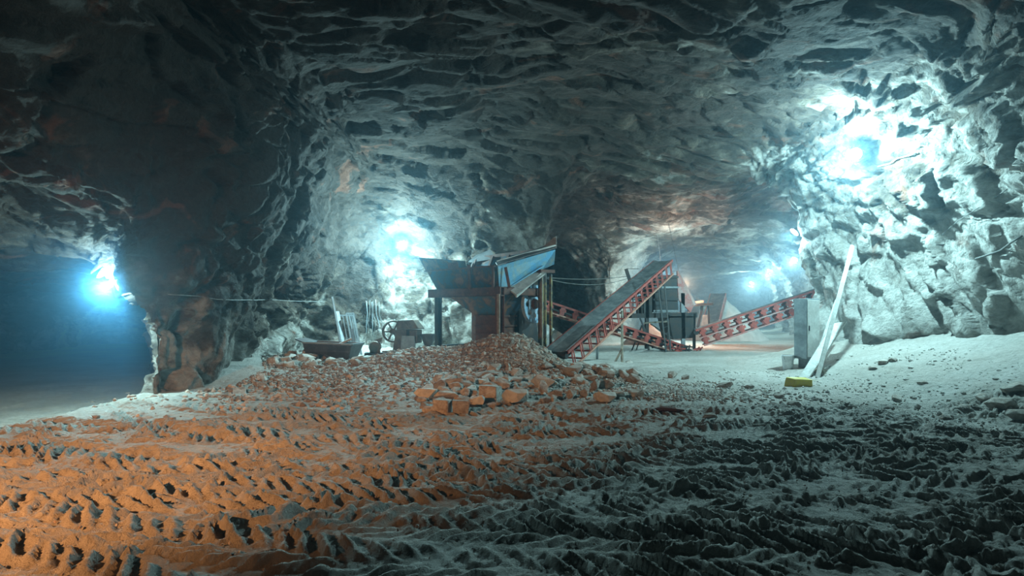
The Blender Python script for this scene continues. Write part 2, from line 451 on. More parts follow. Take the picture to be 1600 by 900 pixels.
back = (fcn[:, 1] > 26.5) & ~right
parts = {'ceiling': roofm, 'wall_right': ~roofm & right, 'wall_back': ~roofm & back, 'wall_left': ~roofm & ~right & ~back}
labels = {'ceiling': 'rough dark blasted rock roof arching over the whole cavern',
          'wall_right': 'pale rugged rock wall on the right lit by a bright lamp',
          'wall_back': 'dim hazy rock wall around the far gallery mouth',
          'wall_left': 'brown and white rock pillar and wall behind the hopper'}
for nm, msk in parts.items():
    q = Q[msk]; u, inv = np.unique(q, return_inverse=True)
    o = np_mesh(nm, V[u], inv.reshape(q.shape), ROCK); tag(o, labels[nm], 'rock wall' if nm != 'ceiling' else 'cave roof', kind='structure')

# displaced-surface lookup for fixing lamps and cables: BVH over the rock
from mathutils.bvhtree import BVHTree
sel = (fcn[:, 1] < 66)
qs = Q[sel]; u, inv = np.unique(qs, return_inverse=True)
BV = BVHTree.FromPolygons([tuple(v) for v in V[u].tolist()], inv.reshape(qs.shape).tolist())
CAM = Vector((0, 0, CAM_Z))
def hit(px, py):
    d = Vector(((px - 800) / F_PX, 1.0, -(py - HOR) / F_PX)); r = BV.ray_cast(CAM, d.normalized()); return r[0], r[1]

# ------------------------------------------------------------------ ground
def ground(x, y):
    x = np.asarray(x, float); y = np.asarray(y, float)
    g = lambda cx, cy, sx, sy, h: h * np.exp(-((x - cx) / sx) ** 2 - ((y - cy) / sy) ** 2)
    z = g(.05, 16.4, 1.35, 1.7, .98) + g(-2.5, 16.9, 2.0, 1.5, .62) + g(-5.8, 16.6, 1.8, 2.0, .12) + g(-4.1, 21.0, 2.4, 1.5, .30)
    z = z + g(-.3, 12.6, 1.7, 1.2, .14) + g(2.1, 14.2, 1.0, .9, .26) + g(-7.2, 18.5, 1.3, 2.2, .35)
    D = plan_dist(x, y)
    rt = sstep(6, 8, x) * sstep(23, 19.5, y)
    z = z + rt * 1.0 * np.clip(1 - D / 3.6, 0, 1.3) ** 1.4
    z = z + (1 - rt) * sstep(12.5, 16, y) * .28 * np.clip(1 - D / 1.3, 0, 1.5) ** 1.5 * sstep(-9.5, -8.0, x + .1 * y - .9)
    z = z - .55 * sstep(-7.55, -9.2, x) * sstep(3, 8, y)
    z = z + .05 * np.sin(x * .7 + 1) * np.sin(y * .6)
    z = z + g(14, 36.5, 2.6, 2.4, 0) 
    return z
def gz_(x, y): return float(ground(np.array([x]), np.array([y]))[0])
def onfloor(px, py):
    dx, dz = (px - 800) / F_PX, -(py - HOR) / F_PX
    ys = np.linspace(2.5, 45, 1200); h = ground(dx * ys, ys) - (CAM_Z + dz * ys)
    i = int(np.argmax(h > 0)); 
    return float(dx * ys[i]), float(ys[i]), float(ground(dx * ys[i:i+1], ys[i:i+1])[0])

hx = spaced(-34, 36, .024, -6.5, 7.5, 1.018)
hy = spaced(-6, 78, .022, 3.1, 9.5, 1.012)
GX, GY = np.meshgrid(hx, hy, indexing='ij'); fx, fy = GX.ravel(), GY.ravel()
Zg = ground(fx, fy)
P2 = np.stack([fx, fy, np.zeros_like(fx)], 1)
# tyre tracks: arcs across the floor, each stamping chevron lugs
TR = []
rt_ = random.Random(3)
for i in range(36):
    yb = 2.6 + i * .29 + rt_.uniform(-.15, .15)
    TR.append((rt_.uniform(-6, 8), yb, rt_.uniform(14, 40) * rt_.choice((-1, 1)), rt_.uniform(-.42, .38), rt_.uniform(.44, .56), rt_.choice((-1, 1))))
for i in range(9):
    TR.append((rt_.uniform(-5, 6), rt_.uniform(4, 8), rt_.uniform(9, 16) * rt_.choice((-1, 1)), rt_.uniform(-.7, .7), .5, rt_.choice((-1, 1))))
rt_.shuffle(TR)
rel = .018 * fbm(P2 * 2.3, 4, 60)
wv = fbm(P2 * .9, 3, 61); wj = fbm(P2 * 3.1, 2, 62)
brk = fbm(P2 * 1.4, 2, 65)
for (cx, cy, R, th, w, sg) in TR:
    ct, st = math.cos(th), math.sin(th)
    u = (fx - cx) * ct + (fy - cy) * st; v = -(fx - cx) * st + (fy - cy) * ct - u * u / (2 * R) + .06 * wv
    m = sstep(w * .62, w * .46, np.abs(v)) * sstep(-.9, -.4, brk + .35 * vnoise(np.stack([u * .5, v * .3, u * 0 + R], 1), 77))
    lug = (sg * u + np.abs(v) * 1.0 + .10 * wj) / .205 + (v > 0) * .5
    fr = lug - np.floor(lug)
    ridge = sstep(.0, .16, fr) * sstep(.52, .36, fr)
    ridge *= sstep(.02, .07, np.abs(v))
    h = -.022 + .066 * ridge * np.clip(.75 + .9 * wj + .6 * brk, .1, 1.5) + .010 * sstep(.1, .5, np.abs(v) / w)
    rel = rel * (1 - m) + m * (h + .35 * rel)
    rim = np.exp(-((np.abs(v) - w * .60) / .045) ** 2); rel = rel + .016 * rim * np.clip(brk + .6, 0, 1)
jag = facet(P2 * 10 + 3, 68, .8); rel = rel + .013 * jag + .006 * facet(P2 * 24 + 8, 69, .8)
fadet = sstep(12.5, 9.0, fy) * sstep(10.2, 8.6, fx) 
rough = .05 * fbm(P2 * 1.6, 5, 63, .6) + .022 * np.clip(fbm(P2 * 5, 3, 64, .6, ridge=True), 0, 1)
clod = facet(P2 * 4.2, 66, .6)
Zg = Zg + rel * fadet + rough * (1 - .65 * fadet) + np.clip(clod, 0, .6) * .03 * (1 - .55 * fadet) * (fy < 30)
nx_, ny_ = GX.shape
idx = np.arange(nx_ * ny_).reshape(nx_, ny_)
fq = np.stack([idx[:-1, :-1].ravel(), idx[1:, :-1].ravel(), idx[1:, 1:].ravel(), idx[:-1, 1:].ravel()], 1)
fl = np_mesh('floor', np.stack([fx, fy, Zg], 1), fq, GROUND)
tag(fl, 'dusty cavern floor covered with chevron tyre tracks', 'floor', kind='structure')

# ------------------------------------------------------------------ stones
def rock_mesh(name, seed, mat, n=16, box=False):
    r = random.Random(seed); bm = bmesh.new()
    for i in range(n):
        if box:
            v = Vector((r.choice((-1, 1)) * r.uniform(.72, 1), r.choice((-1, 1)) * r.uniform(.72, 1), r.choice((-1, 1)) * r.uniform(.75, 1)))
        else:
            v = Vector((r.gauss(0, 1), r.gauss(0, 1), r.gauss(0, 1))).normalized() * r.uniform(.85, 1.1)
        bm.verts.new(v)
    res = bmesh.ops.convex_hull(bm, input=bm.verts)
    bmesh.ops.delete(bm, geom=[g for g in res['geom_interior'] if isinstance(g, bmesh.types.BMVert)], context='VERTS')
    bmesh.ops.dissolve_limit(bm, angle_limit=.22, verts=bm.verts, edges=bm.edges)
    bmesh.ops.bevel(bm, geom=list(bm.edges), offset=.07, segments=2, affect='EDGES', profile=.6)
    bmesh.ops.triangulate(bm, faces=bm.faces)
    me = bpy.data.meshes.new(name); bm.to_mesh(me); bm.free(); me.materials.append(mat)
    return me
RM = [rock_mesh('boulder', 100 + i, M['stone'], 15) for i in range(9)]
RB = [rock_mesh('boulder', 200 + i, M['stone'], 18, True) for i in range(3)]
RP = [rock_mesh('boulder', 300 + i, M['stone_pale'], 14) for i in range(5)]
def boulder(me, loc, size, rot, label, group=None, name='boulder'):
    o = bpy.data.objects.new(name, me); C.objects.link(o)
    o.location = loc; o.scale = size; o.rotation_euler = rot
    return tag(o, label, 'rock', group)
# the large ones the photo shows, by the box they fill there: left, right, top, bottom
BIG = [
    (679, 702, 624, 648, 'B', 'upright squared orange block at the very front of the boulder heap'),
    (707, 733, 626, 648, 'B', 'squat squared orange block just right of the upright one at the front'),
    (659, 681, 634, 647, 'S', 'low wedge of rock against the left side of the upright squared block'),
    (677, 720, 611, 629, 'S', 'long rounded orange rock lying directly behind the two squared blocks'),
    (687, 724, 590, 607, 'S', 'broad brown rock at the upper left of the boulder heap'),
    (682, 701, 602, 616, 'P', 'small pale pointed rock left of the long rounded orange one'),
    (739, 786, 578, 594, 'S', 'long layered slab with sharp tip halfway up the heap'),
    (759, 789, 568, 582, 'S', 'narrow slab tilted downwards topmost above the long layered slab'),
    (772, 797, 589, 611, 'S', 'orange rock with pale right face below the layered slab'),
    (752, 780, 603, 628, 'B', 'blocky orange rock with white right side in the middle front'),
    (784, 828, 604, 634, 'P', 'largest front boulder with a white top and brown left face'),
    (760, 776, 627, 640, 'S', 'small lone angular rock lying in front of the blocky one'),
    (742, 765, 592, 601, 'P', 'flat white flake of stone lodged under the layered slab'),
    (726, 742, 588, 604, 'S', 'small triangular brown rock left of the flat white flake'),
    (719, 735, 605, 624, 'S', 'narrow slanting rock leaning right of the long rounded one'),
    (880, 914, 567, 587, 'P', 'large dust covered slab at the right foot of the gravel mound'),
    (832, 867, 583, 608, 'P', 'big pale grey boulder with a pitted tilted face'),
    (897, 919, 589, 603, 'S', 'long brown rock sloping down right of the pitted grey boulder'),
    (923, 937, 592, 612, 'S', 'upright dark brown rock in the right hand heap'),
    (937, 961, 593, 610, 'S', 'round shouldered tan rock beside the upright dark one'),
    (929, 967, 609, 631, 'P', 'long white topped slab lying lowest in the right hand heap'),
    (952, 979, 609, 625, 'S', 'tan wedge resting right behind the long white topped slab'),
    (979, 1009, 608, 622, 'P', 'flat pale slab at the right end of the heap'),
    (980, 1000, 576, 594, 'S', 'leaning oval stone at the top right of the right hand heap'),
    (855, 884, 607, 625, 'S', 'orange brown stone below the pitted grey boulder'),
    (884, 904, 609, 625, 'S', 'brown stone midway between the two heaps at their foot'),
    (842, 856, 592, 617, 'S', 'orange stone tucked under the left edge of the pitted grey boulder'),
    (904, 922, 606, 622, 'S', 'grey brown stone right of the brown one between the heaps'),
    (1044, 1060, 580, 592, 'S', 'pointed brown stone alone on the floor right of the heaps'),
    (1066, 1079, 584, 594, 'S', 'dark grey stone just right of the pointed brown one'),
    (1100, 1124, 645, 658, 'S', 'dark clod lying alone on the tracked floor to the right'),
    (1122, 1148, 597, 608, 'S', 'flat dark lump on the floor beyond the dark clod'),
]
for k, (a, b, t, bt, ty, lab) in enumerate(BIG):
    x, y, z = onfloor((a + b) / 2, bt)
    w = (b - a) / F_PX * y / 2; h = (bt - t) / F_PX * y / 2
    me = {'B': RB, 'S': RM, 'P': RP}[ty][k % {'B': 3, 'S': 9, 'P': 5}[ty]]
    tilt = {'B': .05, 'S': .2, 'P': .2}[ty]
    r = random.Random(k)
    boulder(me, (x, y + w * .6, z + h * .86), (w * 1.16, max(w * .8, h), h * 1.16), (r.uniform(-tilt, tilt), r.uniform(-tilt, tilt), r.uniform(-.5, .3) if ty == 'B' else r.uniform(-.25, .25)), lab)
# the rest of the heaps
rr = random.Random(21)
def scatter(n, cx, cy, sx, sy, smin, smax, label, group, avoid=0.0, pale=.25, lift=.55):
    made = 0
    while made < n:
        x, y = rr.gauss(cx, sx), rr.gauss(cy, sy)
        if (y > 16.3 and abs(x) < 3) or plan_dist(np.array([x]), np.array([y]))[0] < .7: continue
        s = rr.uniform(smin, smax) ; z = gz_(x, y)
        me = rr.choice(RP) if rr.random() < pale else rr.choice(RM)
        boulder(me, (x, y, z + s * lift * .6), (s * rr.uniform(.8, 1.35), s * rr.uniform(.7, 1.1), s * rr.uniform(.5, .85)), (rr.uniform(-.3, .3), rr.uniform(-.3, .3), rr.uniform(0, 6.28)), label, group)
        made += 1
scatter(60, -.9, 12.1, .75, .9, .09, .22, 'small broken stone wedged among the boulders of the left heap', 'small stones in the left boulder heap')
scatter(62, 2.1, 13.9, .62, .7, .10, .22, 'brown broken stone in the right hand heap before the conveyor', 'stones of the right hand heap', pale=.15)
scatter(26, .6, 12.9, .8, .45, .06, .13, 'fist sized stone along the foot of the gravel mound', 'stones along the foot of the mound', pale=.5)
scatter(30, -5.6, 16.4, .75, .5, .10, .21, 'rounded brown stone in the row before the steel trough', 'stones in front of the trough', pale=.3)
scatter(26, -6.9, 16.6, .5, .9, .10, .24, 'pale rubble stone at the foot of the left pillar', 'rubble stones at the pillar foot', pale=.6)
scatter(22, -5.2, 13.6, 1.2, .8, .08, .2, 'orange lit stone half buried left of the gravel mound', 'half buried stones left of the mound', pale=.2, lift=.3)
for (px, py, s) in [(1170, 607, .10), (1208, 636, .09), (1242, 637, .13), (1218, 622, .1), (1402, 626, .13), (1390, 640, .07), (1330, 640, .08), (1478, 655, .08), (1565, 640, .2), (1540, 628, .16), (1590, 655, .15), (1510, 642, .12), (1442, 602, .1), (1585, 615, .2), (1380, 570, .14), (1394, 566, .12), (1365, 578, .1)]:
    x, y, z = onfloor(px, py)
    boulder(rr.choice(RM), (x, y, z + s * .35), (s * 1.4, s, s * .7), (0, 0, rr.uniform(0, 6)), 'small dark stone lying on the pale floor near the right wall', 'scattered stones near the right wall')

# gravel too fine to count
ICO = bmesh.new(); bmesh.ops.create_icosphere(ICO, subdivisions=1, radius=1); iv = np.array([v.co[:] for v in ICO.verts]); fi = np.array([[v.index for v in f.verts] for f in ICO.faces]); ICO.free()
def pebbles(name, xs, ys, ss, mat, label, seed):
    ok = plan_dist(xs, ys) > .45; xs, ys, ss = xs[ok], ys[ok], ss[ok]
    g = np.random.default_rng(seed); n = len(xs)
    v = iv[None] * (1 + g.uniform(-.3, .25, (n, len(iv), 1))) * g.uniform(.6, 1.3, (n, 1, 3)) * ss[:, None, None]
    a = g.uniform(0, 6.28, n); c, s = np.cos(a), np.sin(a)
    vx = v[:, :, 0] * c[:, None] - v[:, :, 1] * s[:, None]; vy = v[:, :, 0] * s[:, None] + v[:, :, 1] * c[:, None]
    z0 = ground(xs, ys) + ss * .25
    vv = np.stack([vx + xs[:, None], vy + ys[:, None], v[:, :, 2] * .8 + z0[:, None]], 2).reshape(-1, 3)
    q = (fi[None] + (np.arange(n) * len(iv))[:, None, None]).reshape(-1, 3)
    o = np_mesh(name, vv, q, mat, smooth=False); return tag(o, label, 'gravel', kind='stuff')
g = np.random.default_rng(5)
def gau(n, cx, cy, sx, sy): return g.normal(cx, sx, n), g.normal(cy, sy, n)
xs, ys = map(np.concatenate, zip(gau(8000, .2, 15.6, 1.0, .75), gau(3500, -2.6, 15.9, 1.3, .8), gau(1200, .2, 16.6, 1.2, .6)))
pebbles('gravel_mound', xs, ys, g.uniform(.018, .055, len(xs)) * np.where(g.random(len(xs)) < .08, 1.9, 1), M['gravel'], 'loose reddish gravel covering the mound under the rusty hopper', 1)
xs, ys = map(np.concatenate, zip(gau(1800, 3.1, 13.2, .9, .7), gau(1500, 4.0, 12.4, 1.3, 1.0), gau(900, 1.5, 12.2, 1.2, .6)))
pebbles('rubble', xs, ys, g.uniform(.015, .05, len(xs)), M['gravel_pale'], 'pale crushed stone spilling right of the boulder heaps', 2)
xs, ys = map(np.concatenate, zip(gau(2200, -5.6, 15.2, 1.5, 1.3), gau(1500, -4.0, 12.5, 1.8, 1.3), gau(700, -6.8, 17.5, .6, 1.4)))
pebbles('rubble', xs, ys, g.uniform(.02, .07, len(xs)), M['gravel'], 'brown rubble strewn between the pillar foot and the mound', 3)
xs = g.uniform(5.5, 10.8, 2200); ys = g.uniform(8, 17, 2200)
pebbles('rubble', xs, ys, g.uniform(.008, .03, len(xs)) * np.where(g.random(len(xs)) < .06, 2.2, 1), M['stone_pale'], 'fine pale chippings on the bank below the right wall', 4)
xs = g.uniform(-7, 8, 3500); ys = g.uniform(3.4, 12, 3500)
pebbles('rubble', xs, ys, g.uniform(.004, .014, len(xs)) * np.where(g.random(len(xs)) < .05, 2, 1), M['gravel'], 'fine crumbs of stone scattered over the tyre tracks', 5)

#OBJ-BEGIN
# ------------------------------------------------------------------ machines
def local(root, p):
    """world point -> root's own axes (root only turned about z)"""
    return Matrix.Rotation(-root.rotation_euler.z, 3, 'Z') @ (Vector(p) - root.location)

# --- hopper on its steel stand (long face turned to the left of the camera)
HX, HY = -.44, 17.0; HRZ = math.atan2(-.656, .754)
L, W = 3.05, 1.7
gh = gz_(HX, HY) - .15
hop = empty('feed_hopper', (HX, HY, 0), HRZ, 'rusty blue ore hopper on a steel stand above the gravel mound', 'hopper')
# lower tier of the bin: tapered box with open top; front face, sides
def taper(x0, x1, y0, y1, z0, X0, X1, Y0, Y1, Z1, t=.03):
    b = [(x0, y0, z0), (x1, y0, z0), (x1, y1, z0), (x0, y1, z0)]; T = [(X0, Y0, Z1), (X1, Y0, Z1), (X1, Y1, Z1), (X0, Y1, Z1)]
    m = MB()
    for i in range(4):
        j = (i + 1) % 4; m.sheet([b[i], b[j], T[j], T[i]], t)
    return m
m = taper(-L + .33, 0, .1, W - .1, 2.42, -L - .02, 0, -.1, W + .1, 3.10); m.build('bin', M['rustblue'], hop)
m = MB()
m.bar((-L - .08, -.13, 3.11), (.04, -.13, 3.11), .09, .05); m.bar((-L - .05, W + .1, 3.1), (.04, W + .1, 3.1), .07, .05); m.bar((-L - .05, -.1, 3.1), (-L - .05, W + .1, 3.1), .07, .05)
m.build('rim', M['rust'], hop)
# back upper wall with its top rail and stiffeners
m = MB().sheet([(-L - .05, W + .12, 3.1), (0, W + .12, 3.1), (0, W + .42, 3.76), (-L - .05, W + .42, 3.66)], .03)
back = m.build('back_wall', M['rustblue'], hop)
m = MB(); m.bar((-L - .07, W + .40, 3.66), (.02, W + .44, 3.76), .07, .16)
for x in (-2.9, -2.1, -1.35, -.62, -.05): m.bar((x, W + .06, 3.1), (x, W + .36, 3.7), .10, .08, (0, 1, 0))
m.build('back_rail', M['rust'], hop)
# front upper strip: only stands at the left end, torn
m = MB().sheet([(-L - .02, -.14, 3.12), (-1.85, -.13, 3.12), (-1.88, -.2, 3.34), (-2.25, -.26, 3.44), (-2.7, -.3, 3.50), (-L - .12, -.32, 3.55)], .03)
m.build('front_strip', M['rustblue'], hop)
m = MB().sheet([(-L - .05, -.12, 3.12), (-L - .05, W + .1, 3.12), (-L - .28, W + .2, 3.6), (-L - .2, -.3, 3.56)], .03); m.build('left_wall', M['rustblue'], hop)
m = MB().sheet([(-1.95, -.17, 3.1), (-1.5, -.17, 3.1), (-1.5, -.18, 3.32), (-1.95, -.2, 3.3)], .02); m.build('patch_plate', M['rust'], hop)
m = MB(); m.bar((-1.0, -.16, 2.45), (-1.0, -.2, 3.2), .11, .05, (0, 1, 0)); m.bar((-1.0, -.02, 3.1), (-1.0, W + .1, 3.15), .08, .06)
m.bar((-.03, -.15, 2.45), (.0, -.17, 3.12), .07, .05, (0, 1, 0)); m.build('stiffener', M['rust'], hop)
# right flared cheek, light blue, with slanted board on its edge
m = MB().sheet([(.03, .05, 2.42), (.03, W - .2, 2.55), (.16, W + .25, 3.12), (.42, W + .55, 3.30), (.42, W + .62, 3.78), (.12, -.12, 3.10)], .035)
m.build('side_plate', M['blue'], hop)
m = MB().bar((.06, .55, 2.55), (.30, W + .1, 3.22), .03, .12, (1, 0, 0)); m.build('side_fold', M['blue'], hop)
m = MB().sheet([(.12, -.14, 3.14), (.46, W + .66, 3.84), (.02, W + .60, 3.92), (-.30, .25, 3.26)], .03); m.build('edge_board', M['trough'], hop)
m = MB().bar((-.28, .3, 3.3), (.40, W + .66, 3.92), .06, .05); m.build('edge_strip', M['sheet'], hop)
m = MB().sheet([(-.15, W + .45, 3.78), (.42, W + .68, 3.86), (.42, W + .7, 4.22), (.30, W + .69, 4.19), (.16, W + .6, 4.02)], .02); m.build('torn_plate', M['sheet'], hop)
m = MB().sheet([(-L - .2, W + .2, 3.52), (-2.0, W + .4, 3.62), (-2.35, W + .5, 3.98), (-2.9, W + .35, 3.80)], .02); m.build('bent_sheet', M['grey'], hop)
# discharge cone and throat
m = taper(-1.30, -.42, .45, 1.25, 1.62, -2.28, -.05, .12, W - .12, 2.30); m.build('cone', M['rustblue'], hop)
m = MB(); 
m.box((-1.32, .42, .75), (-.42, 1.28, 1.62)); 
for z in (1.62, 1.32, 1.05): m.box((-1.38, .36, z - .03), (-.36, 1.34, z + .03))
m.build('throat', M['rust'], hop)
# stand: beams, posts, sill
def post(name, x, y, z0, z1, mat, w=.13):
    mb = MB(); mb.bar((x, y - w * .45, z0), (x, y - w * .45, z1), w, .02, (0, 1, 0)); mb.bar((x, y + w * .45, z0), (x, y + w * .45, z1), w, .02, (0, 1, 0)); mb.bar((x, y, z0), (x, y, z1), .02, w, (0, 1, 0))
    return mb.build(name, mat, hop)
m = MB().channel((-L + .05, -.05, 2.36), (.25, -.05, 2.36), .16, .27, .025); m.build('beam', M['rust'], hop)
m = MB().channel((.16, .05, 2.38), (.16, W + .15, 2.38), .14, .24, .025); m.build('beam', M['rust'], hop)
m = MB().channel((-L + .05, W, 2.36), (.2, W, 2.36), .16, .25, .025); m.build('beam', M['rust'], hop)
m = MB().channel((-L + .1, 0, 2.36), (-L + .1, W, 2.36), .16, .25, .025); m.build('beam', M['rust'], hop)
def gl(x, y):
    p = Matrix.Rotation(HRZ, 3, 'Z') @ Vector((x, y, 0)) + hop.location; return gz_(p.x, p.y)
post('post', -L + .42, 0, gl(-L + .42, 0) - .1, 2.24, M['dark'], .17)
post('post', -L + .45, W, gl(-L + .45, W) - .1, 2.24, M['rust'], .19)
post('post', .15, -.05, gl(.15, 0) - .1, 2.5, M['rust'], .20)
MB().bar((.20, -.17, gl(.15, 0) - .1), (.20, -.17, 2.28), .09, .04, (0, 1, 0)).build('post_plank', M['wood'], hop)
m = MB().bar((-L + .42, 0, .62), (-L + .45, W, .62), .12, .1); m.build('sill', M['dark'], hop)
# --- shelter frame right of the hopper with the sloping roof board
sh = empty('lean_to_frame', (.97, 18.2, 0), HRZ, 'yellow striped posts carrying a sloping dusty board beside the blue flywheel', 'frame')
g0 = gz_(.97, 18.2)
MB().bar((0, 0, g0 - .1), (0, 0, 3.02), .20, .20, (0, 1, 0)).build('post', M['yellowpaint'], sh, bevel=.01)
MB().bar((.10, -.18, g0 - .1), (.10, -.18, 2.98), .09, .05, (0, 1, 0)).build('plank', M['wood'], sh)
MB().bar((.28, .08, g0 - .1), (.28, .08, 2.95), .07, .07, (0, 1, 0)).build('post', M['yellowpaint'], sh)
p = [local(sh, q) for q in (at(790, 449, 17.3), at(807, 462, 16.9), at(852, 428, 18.0), at(838, 417, 18.5))]
MB().sheet(p, .05).build('roof_board', M['sheet'], sh)
MB().bar(local(sh, at(806, 463, 17.05)), local(sh, at(846, 428, 18.0)), .05, .09).build('board_edge', M['board'], sh)
MB().bar((-.05, -.2, 3.05), (-.1, .6, 3.08), .3, .1).build('header', M['rust'], sh)
# odds and ends on the roof board
def lump(name, loc, size, mat, label, cat, seed=1, group=None):
    me = rock_mesh(name, seed, mat, 14); return tag(boulder(me, loc, size, (0, 0, seed), label, group, name), label, cat)
lump('cloth_bundle', at(797, 437, 17.7), (.09, .09, .13), M['board'], 'small pale bundle lying at the foot of the blue hopper cheek', 'bundle', 31)
o = MB().bar((0, 0, 0), (-.12, -.05, .62), .09, .05, (0, 1, 0)).build('loose_bar', M['rust']); o.location = at(796, 450, 17.0); tag(o, 'short rusty bar leaning against the blue hopper cheek', 'bar')
o = MB().bar((-.25, 0, 0), (.25, .1, .12), .10, .05).build('scrap_plate', M['grey']); o.location = at(831, 421, 18.3); tag(o, 'bright scrap of metal on the sloping board below the hopper corner', 'scrap')

# --- jaw crusher under the hopper
cr = empty('jaw_crusher', (.45, 18.6, 0), HRZ, 'jaw crusher with large pale blue flywheel below the hopper', 'crusher')
g1 = gz_(.45, 18.6)
m = MB(); m.hexa([(-.95, -.35, g1), (.0, -.35, g1), (.0, .75, g1), (-.95, .75, g1), (-.95, -.25, 2.15), (-.08, -.25, 2.15), (-.08, .6, 2.15), (-.95, .6, 2.15)])
m.build('body', M['dark'], cr, bevel=.02)
m = MB(); m.bar((-.15, -.37, g1 + .2), (-.6, -.37, 1.5), .05, .08, (0, 1, 0)); m.bar((-.7, -.37, 1.9), (-.1, -.37, 1.5), .04, .06, (0, 1, 0)); m.bar((-.5, -.36, .9), (-.5, -.36, 2.0), .05, .05, (0, 1, 0)); m.build('brace', M['rust'], cr)
def wheel(parent, R, x, zc, yc, mat, hubmat, nh=8, wd=.12, hole=True, spokes=0):
    """flywheel whose axle runs along local x"""
    bmw = MB()
    bmw.lathe([(R, -wd / 2), (R, wd / 2), (R * .86, wd / 2), (R * .86, wd * .15), (R * .86, -wd * .15), (R * .86, -wd / 2), (R, -wd / 2)], 40, (x, yc, zc), 'x')
    rim = bmw.build('rim', mat, parent)
    if hole:
        # web disc with round holes, both faces
        n = nh; m = MB(); seg = 6
        r0, r1 = R * .26, R * .87; rc = R * .60; rh = R * .155
        for k in range(n):
            a0 = 2 * PI * k / n; K = 24
            inner = []; outer = []
            for q in range(K):
                t = 2 * PI * q / K
                # sector-shaped outer loop sampled by direction from the hole centre
                inner.append((rc + rh * math.cos(t), rh * math.sin(t) / rc))
                dx, dy = math.cos(t), math.sin(t)
                # march to sector bounds in (r, angle*rc) space
                hw = PI / n * rc; sx = (r1 - rc) / dx if dx > 1e-6 else ((r0 - rc) / dx if dx < -1e-6 else 1e9); sy = hw / abs(dy) if abs(dy) > 1e-6 else 1e9
                s_ = min(sx, sy); outer.append((rc + s_ * dx, s_ * dy / rc))
            for side in (-.02, .02):
                vs = []
                for (r_, a_) in inner + outer: vs.append((x + side, yc + r_ * math.cos(a0 + a_), zc + r_ * math.sin(a0 + a_)))
                m.add(vs, [(q, (q + 1) % K, K + (q + 1) % K, K + q) for q in range(K)])
            vs = []
            for side in (-.02, .02):
                for (r_, a_) in inner: vs.append((x + side, yc + r_ * math.cos(a0 + a_), zc + r_ * math.sin(a0 + a_)))
            m.add(vs, [(q, (q + 1) % K, K + (q + 1) % K, K + q) for q in range(K)])
        m.build('web', mat, parent)
    for k in range(spokes):
        a = 2 * PI * k / spokes
        MB().bar((x, yc, zc), (x, yc + R * .9 * math.cos(a), zc + R * .9 * math.sin(a)), .05, R * .14, (1, 0, 0)).build('spoke', mat, parent)
    MB().lathe([(.001, -wd * .9), (R * .24, -wd * .9), (R * .28, -wd * .4), (R * .28, wd * .4), (R * .24, wd * .9), (.001, wd * .9)], 20, (x, yc, zc), 'x').build('hub', hubmat, parent)
fw = empty('flywheel', (0, 0, 0)); fw.parent = cr
# turn the wheel a little more towards the camera than the frame
fw.location = (.34, .0, 2.01); fw.rotation_euler = (0, 0, math.radians(4))
wheel(fw, .62, 0, 0, 0, M['wheelblue'], M['rust'])
MB().bar((-.6, 0, 0), (.1, 0, 0), .1, .1).build('axle', M['dark'], fw)
m = MB(); m.hexa([(-.2, -.5, g1 - .1), (.5, -.5, g1 - .1), (.5, .2, g1 - .1), (-.2, .2, g1 - .1), (-.15, -.45, g1 + .35), (.25, -.45, g1 + .35), (.25, .15, g1 + .35), (-.15, .15, g1 + .35)]); m.build('base', M['wheelblue'], cr, bevel=.02)
MB().tube([(.35, -.55, g1 + .1), (.42, -.52, g1 + .55), (.30, -.45, g1 + .8)], .07, 10).build('discharge_pipe', M['wheelblue'], cr, True)
# far slab behind the wheel
o = MB().sheet([at(846, 502, 21.5), at(886, 528, 21.5), at(880, 548, 20.6), at(842, 548, 20.6)], .06).build('concrete_slab', M['board']); tag(o, 'pale slab leaning behind the striped post near the conveyor foot', 'slab')

